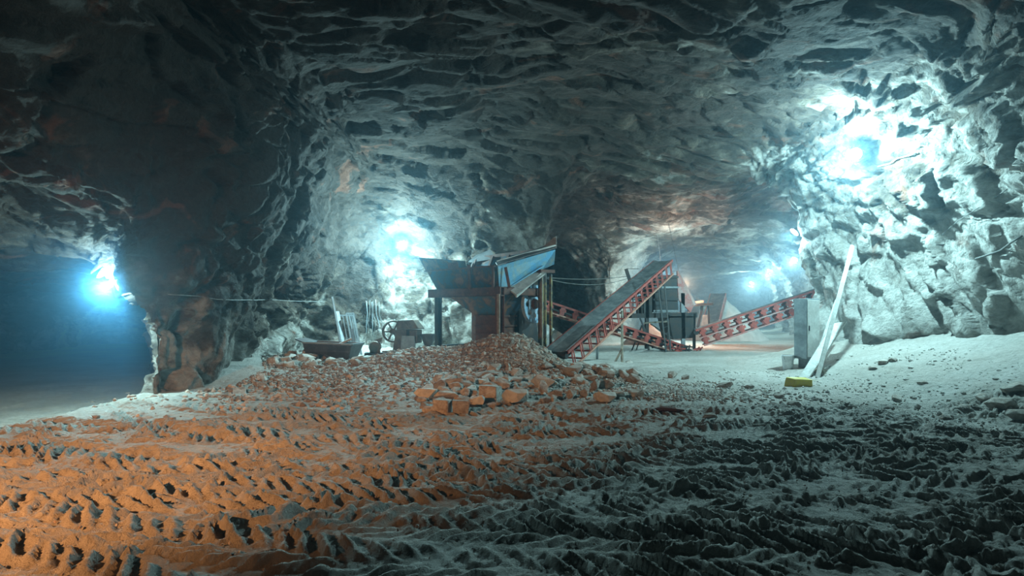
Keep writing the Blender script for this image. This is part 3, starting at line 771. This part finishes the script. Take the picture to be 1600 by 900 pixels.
# ------------------------------------------------------------------ conveyors
def conveyor(name, A, B, w, depth, n, label, red, rail_low, belt=True, legs=(), tiers=1, bracket='x', rollers=True, bw=.2):
    A = Vector(A); B = Vector(B); d = (B - A).normalized(); ln = (B - A).length
    r = d.cross(Vector((0, 0, 1))).normalized(); u = r.cross(d).normalized()
    root = empty(name, A, 0, label, 'conveyor')
    P = lambda s, a, h: d * s + r * a + u * h
    if belt:
        m = MB(); prof = [(-w / 2, .05), (-w * .28, 0), (w * .28, 0), (w / 2, .05)]
        for i in range(3):
            (a0, h0), (a1, h1) = prof[i], prof[i + 1]
            m.sheet([P(0, a0, h0), P(ln, a0, h0), P(ln, a1, h1), P(0, a1, h1)], .015)
        m.build('belt', M['belt'], root)
        MB().sheet([P(.1, -w * .42, -.2), P(ln - .1, -w * .42, -.2), P(ln - .1, w * .42, -.2), P(.1, w * .42, -.2)], .012).build('return_belt', M['belt'], root)
    for sd in (-1, 1):
        a = sd * (w / 2 + .04)
        MB().channel(P(0, a, 0), P(ln, a, 0), .05, .09, .012, u, sd).build('side_rail', red, root)
        for t in range(tiers):
            MB().channel(P(.1, a, -depth * (t + 1)), P(ln - .05, a, -depth * (t + 1)), .05, .06, .012, u, sd).build('lower_rail', rail_low, root)
        for i in range(n):
            s = ln * (i + .5) / n
            for t in range(tiers):
                h0, h1 = -depth * t, -depth * (t + 1)
                m = MB()
                if bracket == 'x':
                    m.bar(P(s - .05, a, h0), P(s - .05, a, h1), .02, .07, d); m.bar(P(s + .07, a, h0), P(s + .07, a, h1), .02, .035, d); m.bar(P(s - .1, a - sd * .05, h0 - .1), P(s + .1, a - sd * .05, h0 - .14), .03, .06, u)
                else:
                    m.bar(P(s, a, h0), P(s, a, h1), .02, bw, d); m.bar(P(s - .13, a - sd * .02, h0 - depth * .5), P(s + .16, a - sd * .02, h0 - depth * .35), .05, .12, u)
                m.build('bracket', red, root)
    for i in range(0, n):
        s = ln * (i + .5) / n
        for t in range(tiers): MB().bar(P(s, -w / 2, -depth * (t + 1)), P(s, w / 2, -depth * (t + 1)), .05, .04, u).build('cross_member', red, root)
        if rollers: MB().tube([P(s, -w * .42, -.05), P(s, w * .42, -.05)], .035, 8).build('roller', M['dark'], root)
    for s, nm in ((0.0, 'tail_pulley'), (ln, 'head_pulley')):
        MB().tube([P(s, -w / 2, -.1), P(s, w / 2, -.1)], .1, 14).build(nm, M['dark'], root)
    for (px, py, Y, top, rad, mat) in legs:
        f = at(px, py, Y); t_ = at(*top)
        MB().tube([f - A - Vector((0, 0, .1)), t_ - A], rad, 8).build('leg', mat, root)
    return root
A = at(868, 550, 16.6); B = at(1036, 408, 24)
cv = conveyor('belt_conveyor', A, B, .72, .56, 17, 'long inclined conveyor with grey belt rising right from the gravel mound', M['red'], M['orange'],
    legs=[(972, 568, 19.4, (972, 486, 20.1), .045, M['wood']), (933, 557, 21.3, (933, 520, 19.2), .05, M['grey'])])
rt0 = cv.location
m = MB().bar(at(972, 545, 19.4) - rt0, at(961, 566, 19.6) - rt0, .06, .05); m.build('leg_prop', M['wood'], cv)
o = lump('clod', at(983, 567, 19.4) + Vector((0, 0, -.0)), (.18, .14, .09), M['stone'], 'brown clod heaped at the foot of the conveyor post', 'rock', 5)
m = MB().bar(at(985, 441, 22.2) - rt0, at(978, 420, 22.2) - rt0, .09, .12); m.bar(at(979, 420, 22.2) - rt0, at(998, 420, 22.2) - rt0, .02, .02); m.build('stub_arm', M['dark'], cv)
conveyor('belt_conveyor', at(846, 470, 24), at(1066, 541, 26.3), .6, .40, 12, 'red framed conveyor sloping down to the right behind the grey belt one', M['red'], M['orange'],
    legs=[(862, 548, 24.5, (862, 478, 24.2), .02, M['dark'])], bracket='wide')
conveyor('belt_conveyor', at(1086, 516, 25.5), at(1296, 446, 24.2), .8, .37, 11, 'double tier red conveyor rising right behind the grey cabinet', M['red'], M['pink'],
    tiers=2, bracket='wide', bw=.15)
conveyor('stacking_conveyor', at(1108, 512, 35), at(1122, 459, 37.5), .9, .35, 14, 'small far conveyor climbing the white stone heap', M['pink'], M['pink'], rollers=False)

# ------------------------------------------------------------------ screening tower
D0 = 26.0
tw = empty('screening_tower', at(1035, 547, D0), math.radians(8), 'dark screening tower with slatted housing and railed platform', 'machine')
def T(px, py, dy=0.0): return local(tw, at(px, py, D0 + dy))
def plate(name, pts, mat, t=.04): return MB().sheet([T(*p) for p in pts], t).build(name, mat, tw)
def prism(name, pts, dep, mat):
    f = [T(px, py) for px, py in pts]; b = [p + Vector((0, dep, 0)) for p in f]; k = len(f)
    return MB().add(f + b, [tuple(range(k))[::-1], tuple(range(k, 2 * k))] + [(i, (i + 1) % k, k + (i + 1) % k, k + i) for i in range(k)]).build(name, mat, tw)
prism('housing', [(1022, 488), (1060, 488), (1057, 430), (1024, 431)], 1.6, M['dark'])
for i, py in enumerate((433, 449, 468, 486)):
    MB().bar(T(1021, py, -.05), T(1060, py, -.05), .06, .09).build('slat', M['grey'] if i in (1, 3) else M['dark'], tw)
prism('chute_cheek', [(1058, 423), (1084, 478), (1079, 488), (1060, 468)], .08, M['pink'])
plate('chute_plate', [(1058, 423), (1084, 478), (1088, 476, 1.4), (1060, 424, 1.4)], M['pink'])
prism('side_box', [(1006, 490), (1019, 490), (1019, 462), (1006, 462)], 1.0, M['dark'])
prism('pillar', [(1009, 545), (1014, 545), (1014, 455), (1009, 455)], .14, M['dark'])
prism('pillar', [(1066, 548), (1071, 548), (1070, 458), (1064, 458)], .14, M['grey'])
prism('pillar', [(1084, 546), (1087, 546), (1087, 490), (1084, 490)], .12, M['dark'])
prism('pillar', [(1043, 545), (1046, 545), (1046, 492), (1043, 492)], .12, M['dark'])
prism('collecting_funnel', [(1044, 494), (1087, 494), (1084, 528), (1052, 530)], 1.3, M['dark'])
prism('platform', [(987, 490), (1089, 488), (1089, 496), (987, 497)], 1.5, M['dark'])
for x in (989, 997, 1003):
    MB().bar(T(x, 491), T(x, 467), .04, .04, (0, 1, 0)).build('railing_post', M['dark'], tw)
MB().bar(T(988, 468), T(1009, 468), .04, .04).build('handrail', M['dark'], tw)
MB().bar(T(988, 480), T(1009, 480), .03, .03).build('handrail', M['dark'], tw)
MB().bar(T(1006, 505), T(1044, 502), .05, .07).build('tie_bar', M['wood'], tw)
MB().bar(T(1016, 506), T(1050, 528), .05, .05).build('tie_bar', M['dark'], tw)
MB().bar(T(1004, 508), T(1014, 547), .07, .07, (0, 1, 0)).build('stand_leg', M['dark'], tw)
MB().bar(T(1003, 508), T(987, 548, .2), .05, .05, (0, 1, 0)).build('stand_leg', M['dark'], tw)
MB().bar(T(1008, 508, .3), T(994, 547, .5), .04, .04, (0, 1, 0)).build('stand_leg', M['dark'], tw)
MB().bar(T(1000, 497), T(1020, 544), .06, .06, (0, 1, 0)).build('stand_leg', M['dark'], tw)
ld = empty('ladder', at(1035, 550, 25.2), 0, 'tall dark ladder leaning against the front of the screening tower', 'ladder')
def TL(px, py, Y): return at(px, py, Y) - ld.location
a0, a1 = TL(1041, 553, 25.2), TL(1027, 433, 25.7); b0, b1 = TL(1048, 549, 25.2), TL(1037, 431, 25.7)
MB().bar(a0, a1, .06, .06).build('stile', M['dark'], ld); MB().bar(b0, b1, .06, .06).build('stile', M['dark'], ld)
for i in range(1, 12):
    t = i / 12; MB().bar(a0.lerp(a1, t), b0.lerp(b1, t), .03, .03).build('rung', M['dark'], ld)
# scrap under the funnel
for k, (px, py, s) in enumerate([(1056, 541, .22), (1071, 537, .18), (1063, 533, .14), (1079, 540, .2), (1090, 543, .15)]):
    p = at(px, py, 25.3); p.z = gz_(p.x, p.y) + s * .5
    a = MB(); q = random.Random(k)
    for j in range(5): a.bar((q.uniform(-s, s), q.uniform(-s, s), q.uniform(-s * .4, s)), (q.uniform(-s, s) * 2, q.uniform(-s, s), q.uniform(-s * .4, s)), .04, .06)
    o = a.build('scrap_heap', M['red'] if k % 2 == 0 else M['dark']); o.location = p
    tag(o, 'tangle of red and dark scrap iron under the screening tower', 'scrap', 'scrap iron under the screening tower')
# small far machine and the heaps behind
fm = empty('far_crusher', at(1098, 515, 31), 0, 'small grey machine standing between the tower and the white heap', 'machine')
def TF(px, py, Y=31): return at(px, py, Y) - fm.location
MB().hexa([TF(1091, 516), TF(1112, 516), TF(1112, 516, 32), TF(1091, 516, 32), TF(1092, 492), TF(1107, 492), TF(1107, 492, 32), TF(1092, 492, 32)]).build('body', M['grey'], fm, bevel=.03)
MB().bar(TF(1083, 477), TF(1112, 475), .5, .12).build('deck', M['dark'], fm)
MB().bar(TF(1097, 478), TF(1090, 512), .14, .1).build('strut', M['dark'], fm)
MB().bar(TF(1106, 478), TF(1108, 512), .1, .1).build('strut', M['dark'], fm)
MB().bar(TF(1084, 473), TF(1098, 471), .3, .12).build('tray', M['board'], fm)
def heap(name, cx, cy, r, h, mat, label, seed, sy=1.0):
    n = 70; gx_, gy_ = np.meshgrid(np.linspace(-1.3, 1.3, n), np.linspace(-1.3, 1.3, n), indexing='ij'); q = np.hypot(gx_, gy_)
    X = gx_ * r; Y = gy_ * r * sy; P = np.stack([X.ravel() + cx, Y.ravel() + cy, 0 * X.ravel()], 1)
    Z = (h * (np.clip(1 - q, 0, 1) ** .92)).ravel() + .12 * h * fbm(P * 1.6, 4, seed) * np.clip(1.2 - q.ravel(), 0, 1) - .06
    Z = np.where(q.ravel() > 1.15, -.2, Z)
    idx = np.arange(n * n).reshape(n, n); fq = np.stack([idx[:-1, :-1].ravel(), idx[1:, :-1].ravel(), idx[1:, 1:].ravel(), idx[:-1, 1:].ravel()], 1)
    o = np_mesh(name, np.stack([X.ravel(), Y.ravel(), Z], 1), fq, mat); o.location = (cx, cy, gz_(cx, cy)); return tag(o, label, 'heap')
p = at(1128, 500, 38); heap('stone_heap', p.x, p.y, 2.9, 2.9, M['tailings'], 'tall white cone of crushed stone in the far gallery', 9)
p = at(1090, 500, 43.5); heap('stone_heap', p.x, p.y, 2.3, 3.1, M['gravel'], 'heap of stone glowing orange behind the small far machine', 10)
p = at(1012, 520, 31); heap('stone_heap', p.x, p.y, 1.5, 1.3, M['gravel'], 'low stone heap behind the legs of the screening tower', 12)

# ------------------------------------------------------------------ right hand side: cabinet, boards, bucket, block
def stand(px, py): return onfloor(px, py)
x, y, z = stand(1261, 573)
cb = empty('switch_cabinet', (x, y, z), math.radians(24), 'tall grey metal switch cabinet standing on a short leg by the rock corner', 'cabinet')
MB().box((-.27, -.2, .24), (.27, .22, 1.98)).build('body', M['grey'], cb, bevel=.008)
MB().box((-.25, -.215, .30), (.25, -.2, 1.94)).build('door', M['board'], cb, bevel=.006)
MB().box((-.16, -.16, -.04), (.26, .16, .24)).build('plinth', M['grey'], cb)
MB().box((-.2, -.235, 1.05), (-.17, -.215, 1.2)).build('handle', M['dark'], cb)
x, y, z = stand(1231, 578)
bk = empty('bucket', (x, y, z), 0, 'white plastic bucket standing left of the grey cabinet', 'bucket')
MB().lathe([(.001, .0), (.13, 0), (.165, .40), (.175, .40), (.175, .43), (.155, .43), (.12, .02), (.001, .02)], 28).build('pail', M['white'], bk, True)
MB().tube([(.17 * math.cos(t), .17 * math.sin(t) * .3 - .12, .40 - .14 * math.sin(t)) for t in [PI * i / 12 for i in range(13)]], .006, 6).build('handle', M['wire'], bk)
x, y, z = stand(1253, 606)
me = rock_mesh('yellow_block', 77, M['yellow'], 26, True); o = boulder(me, (x, y + .15, z + .1), (.27, .19, .115), (0, .03, .12), 'yellow plastic canister lying flat in front of the leaning boards', None, 'canister'); o['category'] = 'canister'
x, y, z = stand(1284, 586); lump('sack', (x + .05, y + .2, z + .08), (.28, .2, .14), M['wood'], 'beige sack lying on the floor behind the foot of the long plank', 'sack', 44)
# broad pale board leaning on the corner
def lean(px, py, Y): return at(px, py, Y)
f0 = Vector(onfloor(1249, 590)); f1 = Vector(onfloor(1264, 591)); t1 = lean(1323, 503, 16.8); t0 = lean(1302, 506, 17.0)
m = MB().sheet([Vector((0, 0, 0)), f1 - f0, t1 - f0, t0 - f0], .035); o = m.build('leaning_board', M['board']); o.location = f0; tag(o, 'broad pale board leaning diagonally against the rock right of the cabinet', 'board')
f0 = Vector(onfloor(1277, 591)); t0 = lean(1332, 384, 16.8)
o = MB().bar((0, 0, 0), t0 - f0, .10, .05, (0, 1, 0)).build('long_plank', M['board']); o.location = f0; tag(o, 'long narrow plank leaning high up the right rock wall', 'plank')
f0 = Vector(onfloor(1270, 582)); t0 = lean(1308, 470, 17.6)
o = MB().bar((0, 0, 0), t0 - f0, .12, .04, (0, 1, 0)).build('short_plank', M['board']); o.location = f0; tag(o, 'shorter plank leaning beneath the long one beside the cabinet', 'plank')

# ------------------------------------------------------------------ left hand side
x, y, z = -5.75, 18.3, gz_(-5.75, 18.3)
tr = empty('steel_trough', (x, y, z + .02), math.radians(-7), 'dark steel trough with flared sides on the rubble by the left wall', 'trough')
m = MB(); a = [(-.72, -.3, 0), (.62, -.3, 0), (.62, .35, 0), (-.72, .35, 0)]; b = [(-.80, -.45, .58), (.80, -.45, .52), (.82, .5, .52), (-.80, .5, .58)]
m.sheet(a, .03)
for i in range(4): m.sheet([a[i], a[(i + 1) % 4], b[(i + 1) % 4], b[i]], .025)
m.build('pan', M['trough'], tr)
m = MB()
for i in range(4): m.bar(b[i], b[(i + 1) % 4], .07, .05)
m.build('rim', M['grey'], tr); MB().sheet([b[0], (-1.12, -.35, .68), (-1.1, .4, .68), b[3]], .03).build('lip', M['trough'], tr)
MB().bar((-.8, -.40, .33), (.74, -.40, .29), .03, .05).build('ridge', M['trough'], tr)
o = MB().bar((-.22, 0, 0), (.2, .15, .2), .16, .06).build('metal_offcut', M['board']); o.location = (x + .35, y, z + .5); tag(o, 'short pale offcut lying in the trough', 'offcut')
# grilles leaning against the wall
def wallpt(px, py, off=.05):
    p, n = hit(px, py); return p + n * off
def grille(f, t, wv, nb, label, mat, group=None):
    """bars between two rails; f foot, t top, wv width vector"""
    f, t, wv = Vector(f), Vector(t), Vector(wv); root = empty('steel_grille', f, 0, label, 'grille', group); h = t - f; up = h.cross(wv)
    MB().bar((0, 0, 0), wv, .05, .05, up).build('rail', mat, root); MB().bar(h, h + wv, .05, .05, up).build('rail', mat, root)
    for i in range(nb):
        k = i / (nb - 1); MB().bar(wv * k, h + wv * k, .06 if i in (0, nb - 1) else .03, .05, up).build('bar', mat, root)
    return root
def foot(px, py, Y):
    p = at(px, py, Y); p.z = gz_(p.x, p.y); return p
ft = foot(541, 540, 20.6); grille(ft, at(530, 493, 21.2), Vector((.5, .1, .0)), 5, 'wide slatted grille with light rails leaning on the wall behind the trough', M['grey'])
ft = foot(553, 540, 20.4); grille(ft, at(541, 490, 21.1), Vector((.26, .05, .0)), 4, 'narrow slatted grille leaning right beside the wide one', M['grey'])
ft = foot(536, 541, 20.2); t_ = at(519, 464, 21.2); o = MB().bar((0, 0, 0), t_ - ft, .07, .05).build('steel_angle', M['trough']); o.location = ft; tag(o, 'long dark steel angle leaning left of the grilles', 'bar')
ft = foot(539, 541, 20.3); t_ = at(527, 487, 21.2); o = MB().bar((0, 0, 0), t_ - ft, .13, .04).build('steel_plate', M['grey']); o.location = ft; tag(o, 'grey strip of steel leaning between the long angle and the grilles', 'plate')
ft = foot(555, 541, 20.1); t_ = at(550, 514, 20.5); o = MB().bar((0, 0, 0), t_ - ft, .12, .04).build('steel_plate', M['trough']); o.location = ft; tag(o, 'short dark plate standing against the front of the grilles', 'plate')
# hanging bundle of cables
r = random.Random(4)
for k in range(6):
    px0 = 575 + k * 3 + r.uniform(-1, 1)
    pts = [(px0, 470 + r.uniform(-2, 2)), (px0 - 1 + k * .8, 488), (px0 - 2 + k * 1.6, 504), (px0 - 2 + k * 2.2, 522 + r.uniform(-6, 3))]
    P_ = [wallpt(a_, b_, .10) for a_, b_ in pts]
    o = MB().tube([p_ - P_[0] for p_ in P_], .017, 6).build('hanging_cable', M['wire'] if k % 2 else M['grey'], smooth=True); o.location = P_[0]
    tag(o, 'thin cable hanging down the rock wall between the grilles and the old machine', 'cable', 'bundle of cables hanging on the wall')
# old machine with spoked flywheel
x, y = (632 - 800) / F_PX * 20.6, 20.6; z = gz_(x, y)
om = empty('old_crusher', (x, y, z), math.radians(-20), 'old brown machine with spoked flywheel standing against the bright wall', 'machine')
fwo = empty('flywheel', (0, 0, 0)); fwo.parent = om; fwo.location = (-.42, -.1, 1.0 - z + .05); fwo.rotation_euler = (0, 0, math.radians(-38))
wheel(fwo, .40, 0, 0, 0, M['castiron'], M['castiron'], hole=False, spokes=6, wd=.12)
m = MB(); m.hexa([(-.35, -.3, -.05), (.25, -.3, -.05), (.25, .3, -.05), (-.35, .3, -.05), (-.22, -.22, .85), (.2, -.22, .85), (.2, .22, .85), (-.22, .22, .85)]); m.build('body', M['castiron'], om, bevel=.03)
m = MB(); m.hexa([(-.22, -.25, .82), (.72, -.25, .86), (.72, .25, .86), (-.22, .25, .82), (-.18, -.2, 1.18), (.45, -.2, 1.2), (.45, .2, 1.2), (-.18, .2, 1.18)]); m.build('head', M['castiron'], om, bevel=.04)
MB().box((.3, -.2, .35), (.62, .2, .84)).build('motor', M['castiron'], om, bevel=.04)
MB().sheet([(.05, -.38, -.05), (.68, -.38, -.05), (.60, -.34, .62), (.10, -.34, .62)], .03).build('guard_plate', M['grey'], om)
MB().lathe([(.30, .68), (.10, .15), (.06, -.02)], 16, (.92, .1, 0)).build('funnel', M['trough'], om)
MB().box((-.75, -.3, -.05), (.3, .3, .06)).build('bed', M['castiron'], om)
x, y = (587 - 800) / F_PX * 20.4, 20.4; z = gz_(x, y)
om2 = empty('gearbox', (x, y, z), .2, 'small rusty gearbox on a flat plate left of the old machine', 'machine')
MB().box((-.38, -.25, -.04), (.45, .25, .05)).build('base_plate', M['trough'], om2)
m = MB(); m.lathe([(.001, -.16), (.19, -.16), (.22, -.1), (.22, .1), (.19, .16), (.001, .16)], 18, (-.02, 0, .26), 'y'); m.box((-.2, -.14, .04), (.16, .14, .3)); m.build('casing', M['castiron'], om2)
MB().hexa([(-.12, -.1, .4), (.2, -.1, .44), (.2, .1, .44), (-.12, .1, .4), (-.06, -.08, .5), (.24, -.08, .6), (.24, .08, .6), (-.06, .08, .5)]).build('bracket', M['castiron'], om2)

# ------------------------------------------------------------------ cables and rods on the rock
def cable(pts, label, rad=.012, off=.06, world=None, name='cable'):
    P_ = world if world else [wallpt(a_, b_, off) for a_, b_ in pts]
    if world is None:      # keep the run from jumping in depth
        Q_ = [P_[0]]
        for p_ in P_[1:]: Q_.append(p_ if (p_ - Q_[-1]).length < 1.6 else Q_[-1].lerp(p_, .5))
        P_ = Q_
    o = MB().tube([p_ - P_[0] for p_ in P_], rad, 6).build(name, M['wire'], smooth=True); o.location = P_[0]; return tag(o, label, 'cable')
def sag(a_, b_, s_, n=14): return [a_.lerp(b_, i / n) - Vector((0, 0, 4 * s_ * (i / n) * (1 - i / n))) for i in range(n + 1)]
cable(0, 'upper wire strung from the striped post to the grey belt conveyor', world=sag(at(849, 433, 18.4), at(984, 431, 22.3), .10))
cable(0, 'lower wire strung from the striped post to the grey belt conveyor', world=sag(at(849, 434, 18.4), at(984, 434, 22.3), .25))
cable([(262, 458), (285, 460), (310, 464), (335, 466), (360, 466), (385, 468), (410, 468), (440, 469), (470, 470), (500, 470), (530, 471)], 'thin cable running level across the brown rock of the left pillar')
cable([(1375, 260), (1390, 253), (1405, 247), (1420, 241), (1432, 236)], 'straight rod fixed to the rock right of the brightest floodlight', rad=.022)
cable([(1475, 365), (1500, 345), (1530, 325), (1560, 305), (1590, 283)], 'cable slanting up the right wall toward the frame edge', rad=.012)
cable([(1525, 405), (1545, 398), (1565, 388), (1585, 378), (1598, 370)], 'rusty rod lying along the ledge at the right edge of the wall', rad=.025)
# driftwood on the tracked floor
x, y, z = onfloor(1044, 646); o = MB().tube([(-.27, 0, 0), (-.1, .02, .03), (.12, -.02, .02), (.27, .03, 0)], [.035, .05, .045, .03], 7).build('wood_chunk', M['rust']); o.location = (x, y, z + .04); tag(o, 'brown chunk of wood lying on the tracked floor below the right heap', 'wood')
#OBJ-END

# ------------------------------------------------------------------ lights
def point(name, loc, power, col, r=.12):
    l = bpy.data.lights.new(name, 'POINT'); l.energy = power; l.color = col; l.shadow_soft_size = r
    o = bpy.data.objects.new(name, l); C.objects.link(o); o.location = loc; return o
COOL = (.50, .93, 1.0)
def wall_lamp(px, py, power, label, d=None, off=.45, size=1.0, col=COOL, mat='glass', group=None, toward=None):
    if d is None:
        p, n = hit(px, py); ray = (CAM - p).normalized(); st = 0.0
        while st < off * 3.5 and BV.find_nearest(p + ray * st)[3] < off: st += .05
        p = p + ray * st
        n = (p - BV.find_nearest(p)[0]).normalized()
    else:
        p = at(px, py, d); n = None
        q = BV.find_nearest(p); n = (p - q[0]).normalized()
    out = Vector(toward).normalized() if toward else ((CAM - p).normalized() * .45 + n).normalized()
    root = empty('wall_lamp', p, 0, label, 'lamp', group)
    rot = out.to_track_quat('Z', 'Y').to_matrix().to_4x4()
    def tf(o): o.matrix_local = rot; return o
    s = size
    tf(MB().lathe([(.001, -.16 * s), (.06 * s, -.16 * s), (.08 * s, -.08 * s), (.17 * s, .0), (.185 * s, .03 * s), (.165 * s, .03 * s), (.15 * s, .0)], 20).build('housing', M['housing'], root, True))
    tf(MB().lathe([(.001, .035 * s), (.10 * s, .03 * s), (.155 * s, .005 * s)], 20).build('glass', M[mat], root, True))
    q = BV.find_nearest(p)[0]
    MB().bar(Vector((0, 0, 0)) - out * .1 * s, q - p + (q - p).normalized() * .1, .016, .016).build('bracket', M['housing'], root)
    point('lamp_light', p + out * .28, power, col, .10 * s)
    return p
wall_lamp(1338, 240, 3000, 'brightest floodlight high on the right rock wall', off=.42, size=.9)
wall_lamp(628, 383, 3500, 'floodlight on the rock wall left of the hopper', off=.85, size=.8)
wall_lamp(186, 452, 850, 'floodlight at the mouth of the dark left tunnel', d=11.7)
wall_lamp(1242, 362, 500, 'floodlight beside the edge of the right wall, highest of the far lamps', d=21.2)
wall_lamp(1242, 405, 700, 'floodlight second down in the string of gallery lamps', off=.9, size=1.0)
wall_lamp(1203, 422, 800, 'floodlight third down in the string of gallery lamps', off=.9, size=1.1)
wall_lamp(1175, 442, 1200, 'farthest and lowest floodlight in the gallery', d=56, size=1.3)
wall_lamp(1036, 452, 1300, 'floodlight behind the screening tower lighting the pale gallery jamb', d=33, size=1.0, toward=(-.6, -.6, .2))
wall_lamp(1067, 448, 800, 'warm lamp behind the screening tower lighting the far gallery roof', d=29.6, col=(1.0, .42, .18), mat='warmglass', toward=(.5, .5, .6))
# low warm work light standing out of frame to the left of the photographer
l = bpy.data.lights.new('warm_work_light', 'SPOT'); l.energy = 3100; l.color = (1.0, .43, .15); l.spot_size = math.radians(102); l.spot_blend = .9; l.shadow_soft_size = .10
o = bpy.data.objects.new('warm_work_light', l); C.objects.link(o); o.location = (-6.0, .8, 2.9)
o.rotation_euler = Vector((.02, .87, -.50)).to_track_quat('-Z', 'Y').to_euler()

# ------------------------------------------------------------------ haze, camera, view
w = bpy.data.worlds.new('World'); bpy.context.scene.world = w; w.use_nodes = True; nt = w.node_tree; nt.nodes.clear()
wo = nt.nodes.new('ShaderNodeOutputWorld'); bg = nt.nodes.new('ShaderNodeBackground'); bg.inputs[0].default_value = (0, 0, 0, 1)
L_(nt, bg.outputs[0], wo.inputs[0])
vs = nt.nodes.new('ShaderNodeVolumeScatter'); vs.inputs['Color'].default_value = (.45, .80, 1.0, 1); vs.inputs['Density'].default_value = .0026; vs.inputs['Anisotropy'].default_value = .84
L_(nt, vs.outputs[0], wo.inputs['Volume'])
def haze(lo, hi, dens, col, g_, label):
    m = bpy.data.materials.new('haze'); m.use_nodes = True; nt = m.node_tree; nt.nodes.clear()
    o_ = nt.nodes.new('ShaderNodeOutputMaterial'); v = nt.nodes.new('ShaderNodeVolumeScatter')
    v.inputs['Color'].default_value = (*col, 1); v.inputs['Density'].default_value = dens; v.inputs['Anisotropy'].default_value = g_
    L_(nt, v.outputs[0], o_.inputs['Volume'])
    k = len(lo); o = MB().add([(x, y, hi[0]) for x, y in lo] + [(x, y, hi[1]) for x, y in lo], [tuple(range(k))[::-1], tuple(range(k, 2 * k))] + [(i, (i + 1) % k, k + (i + 1) % k, k + i) for i in range(k)]).build('haze', m); tag(o, label, 'haze', kind='stuff')
haze([(6, 29.5), (34, 29.5), (36, 76), (20, 76), (6.6, 42)], (-1, 7.5), .016, (.60, .76, 1.0), .6, 'milky dust haze filling the far gallery behind the screening tower')
haze([(-31, 11), (-7.5, 11), (-7.6, 12.2), (-12, 18.5), (-17, 30), (-22, 43), (-31, 43)], (-1.1, 4), .06, (.12, .50, 1.0), .6, 'blue dust haze hanging in the dark left tunnel')
cam = bpy.data.cameras.new('camera'); co = bpy.data.objects.new('camera', cam); C.objects.link(co)
co.location = CAM; co.rotation_euler = (PI / 2, 0, 0); cam.sensor_width = 36; cam.lens = 36 * F_PX / 1600; cam.shift_y = (HOR - 450) / 1600; cam.clip_end = 300
sc = bpy.context.scene; sc.camera = co
vw = sc.view_settings; sc.display_settings.display_device = 'sRGB'; vw.view_transform = 'Standard'; vw.look = 'None'; vw.exposure = 0; vw.gamma = 1; vw.use_curve_mapping = False
sc.cycles.use_denoising = True; sc.cycles.max_bounces = 6; sc.cycles.diffuse_bounces = 1; sc.cycles.volume_bounces = 1; sc.cycles.sample_clamp_indirect = 4
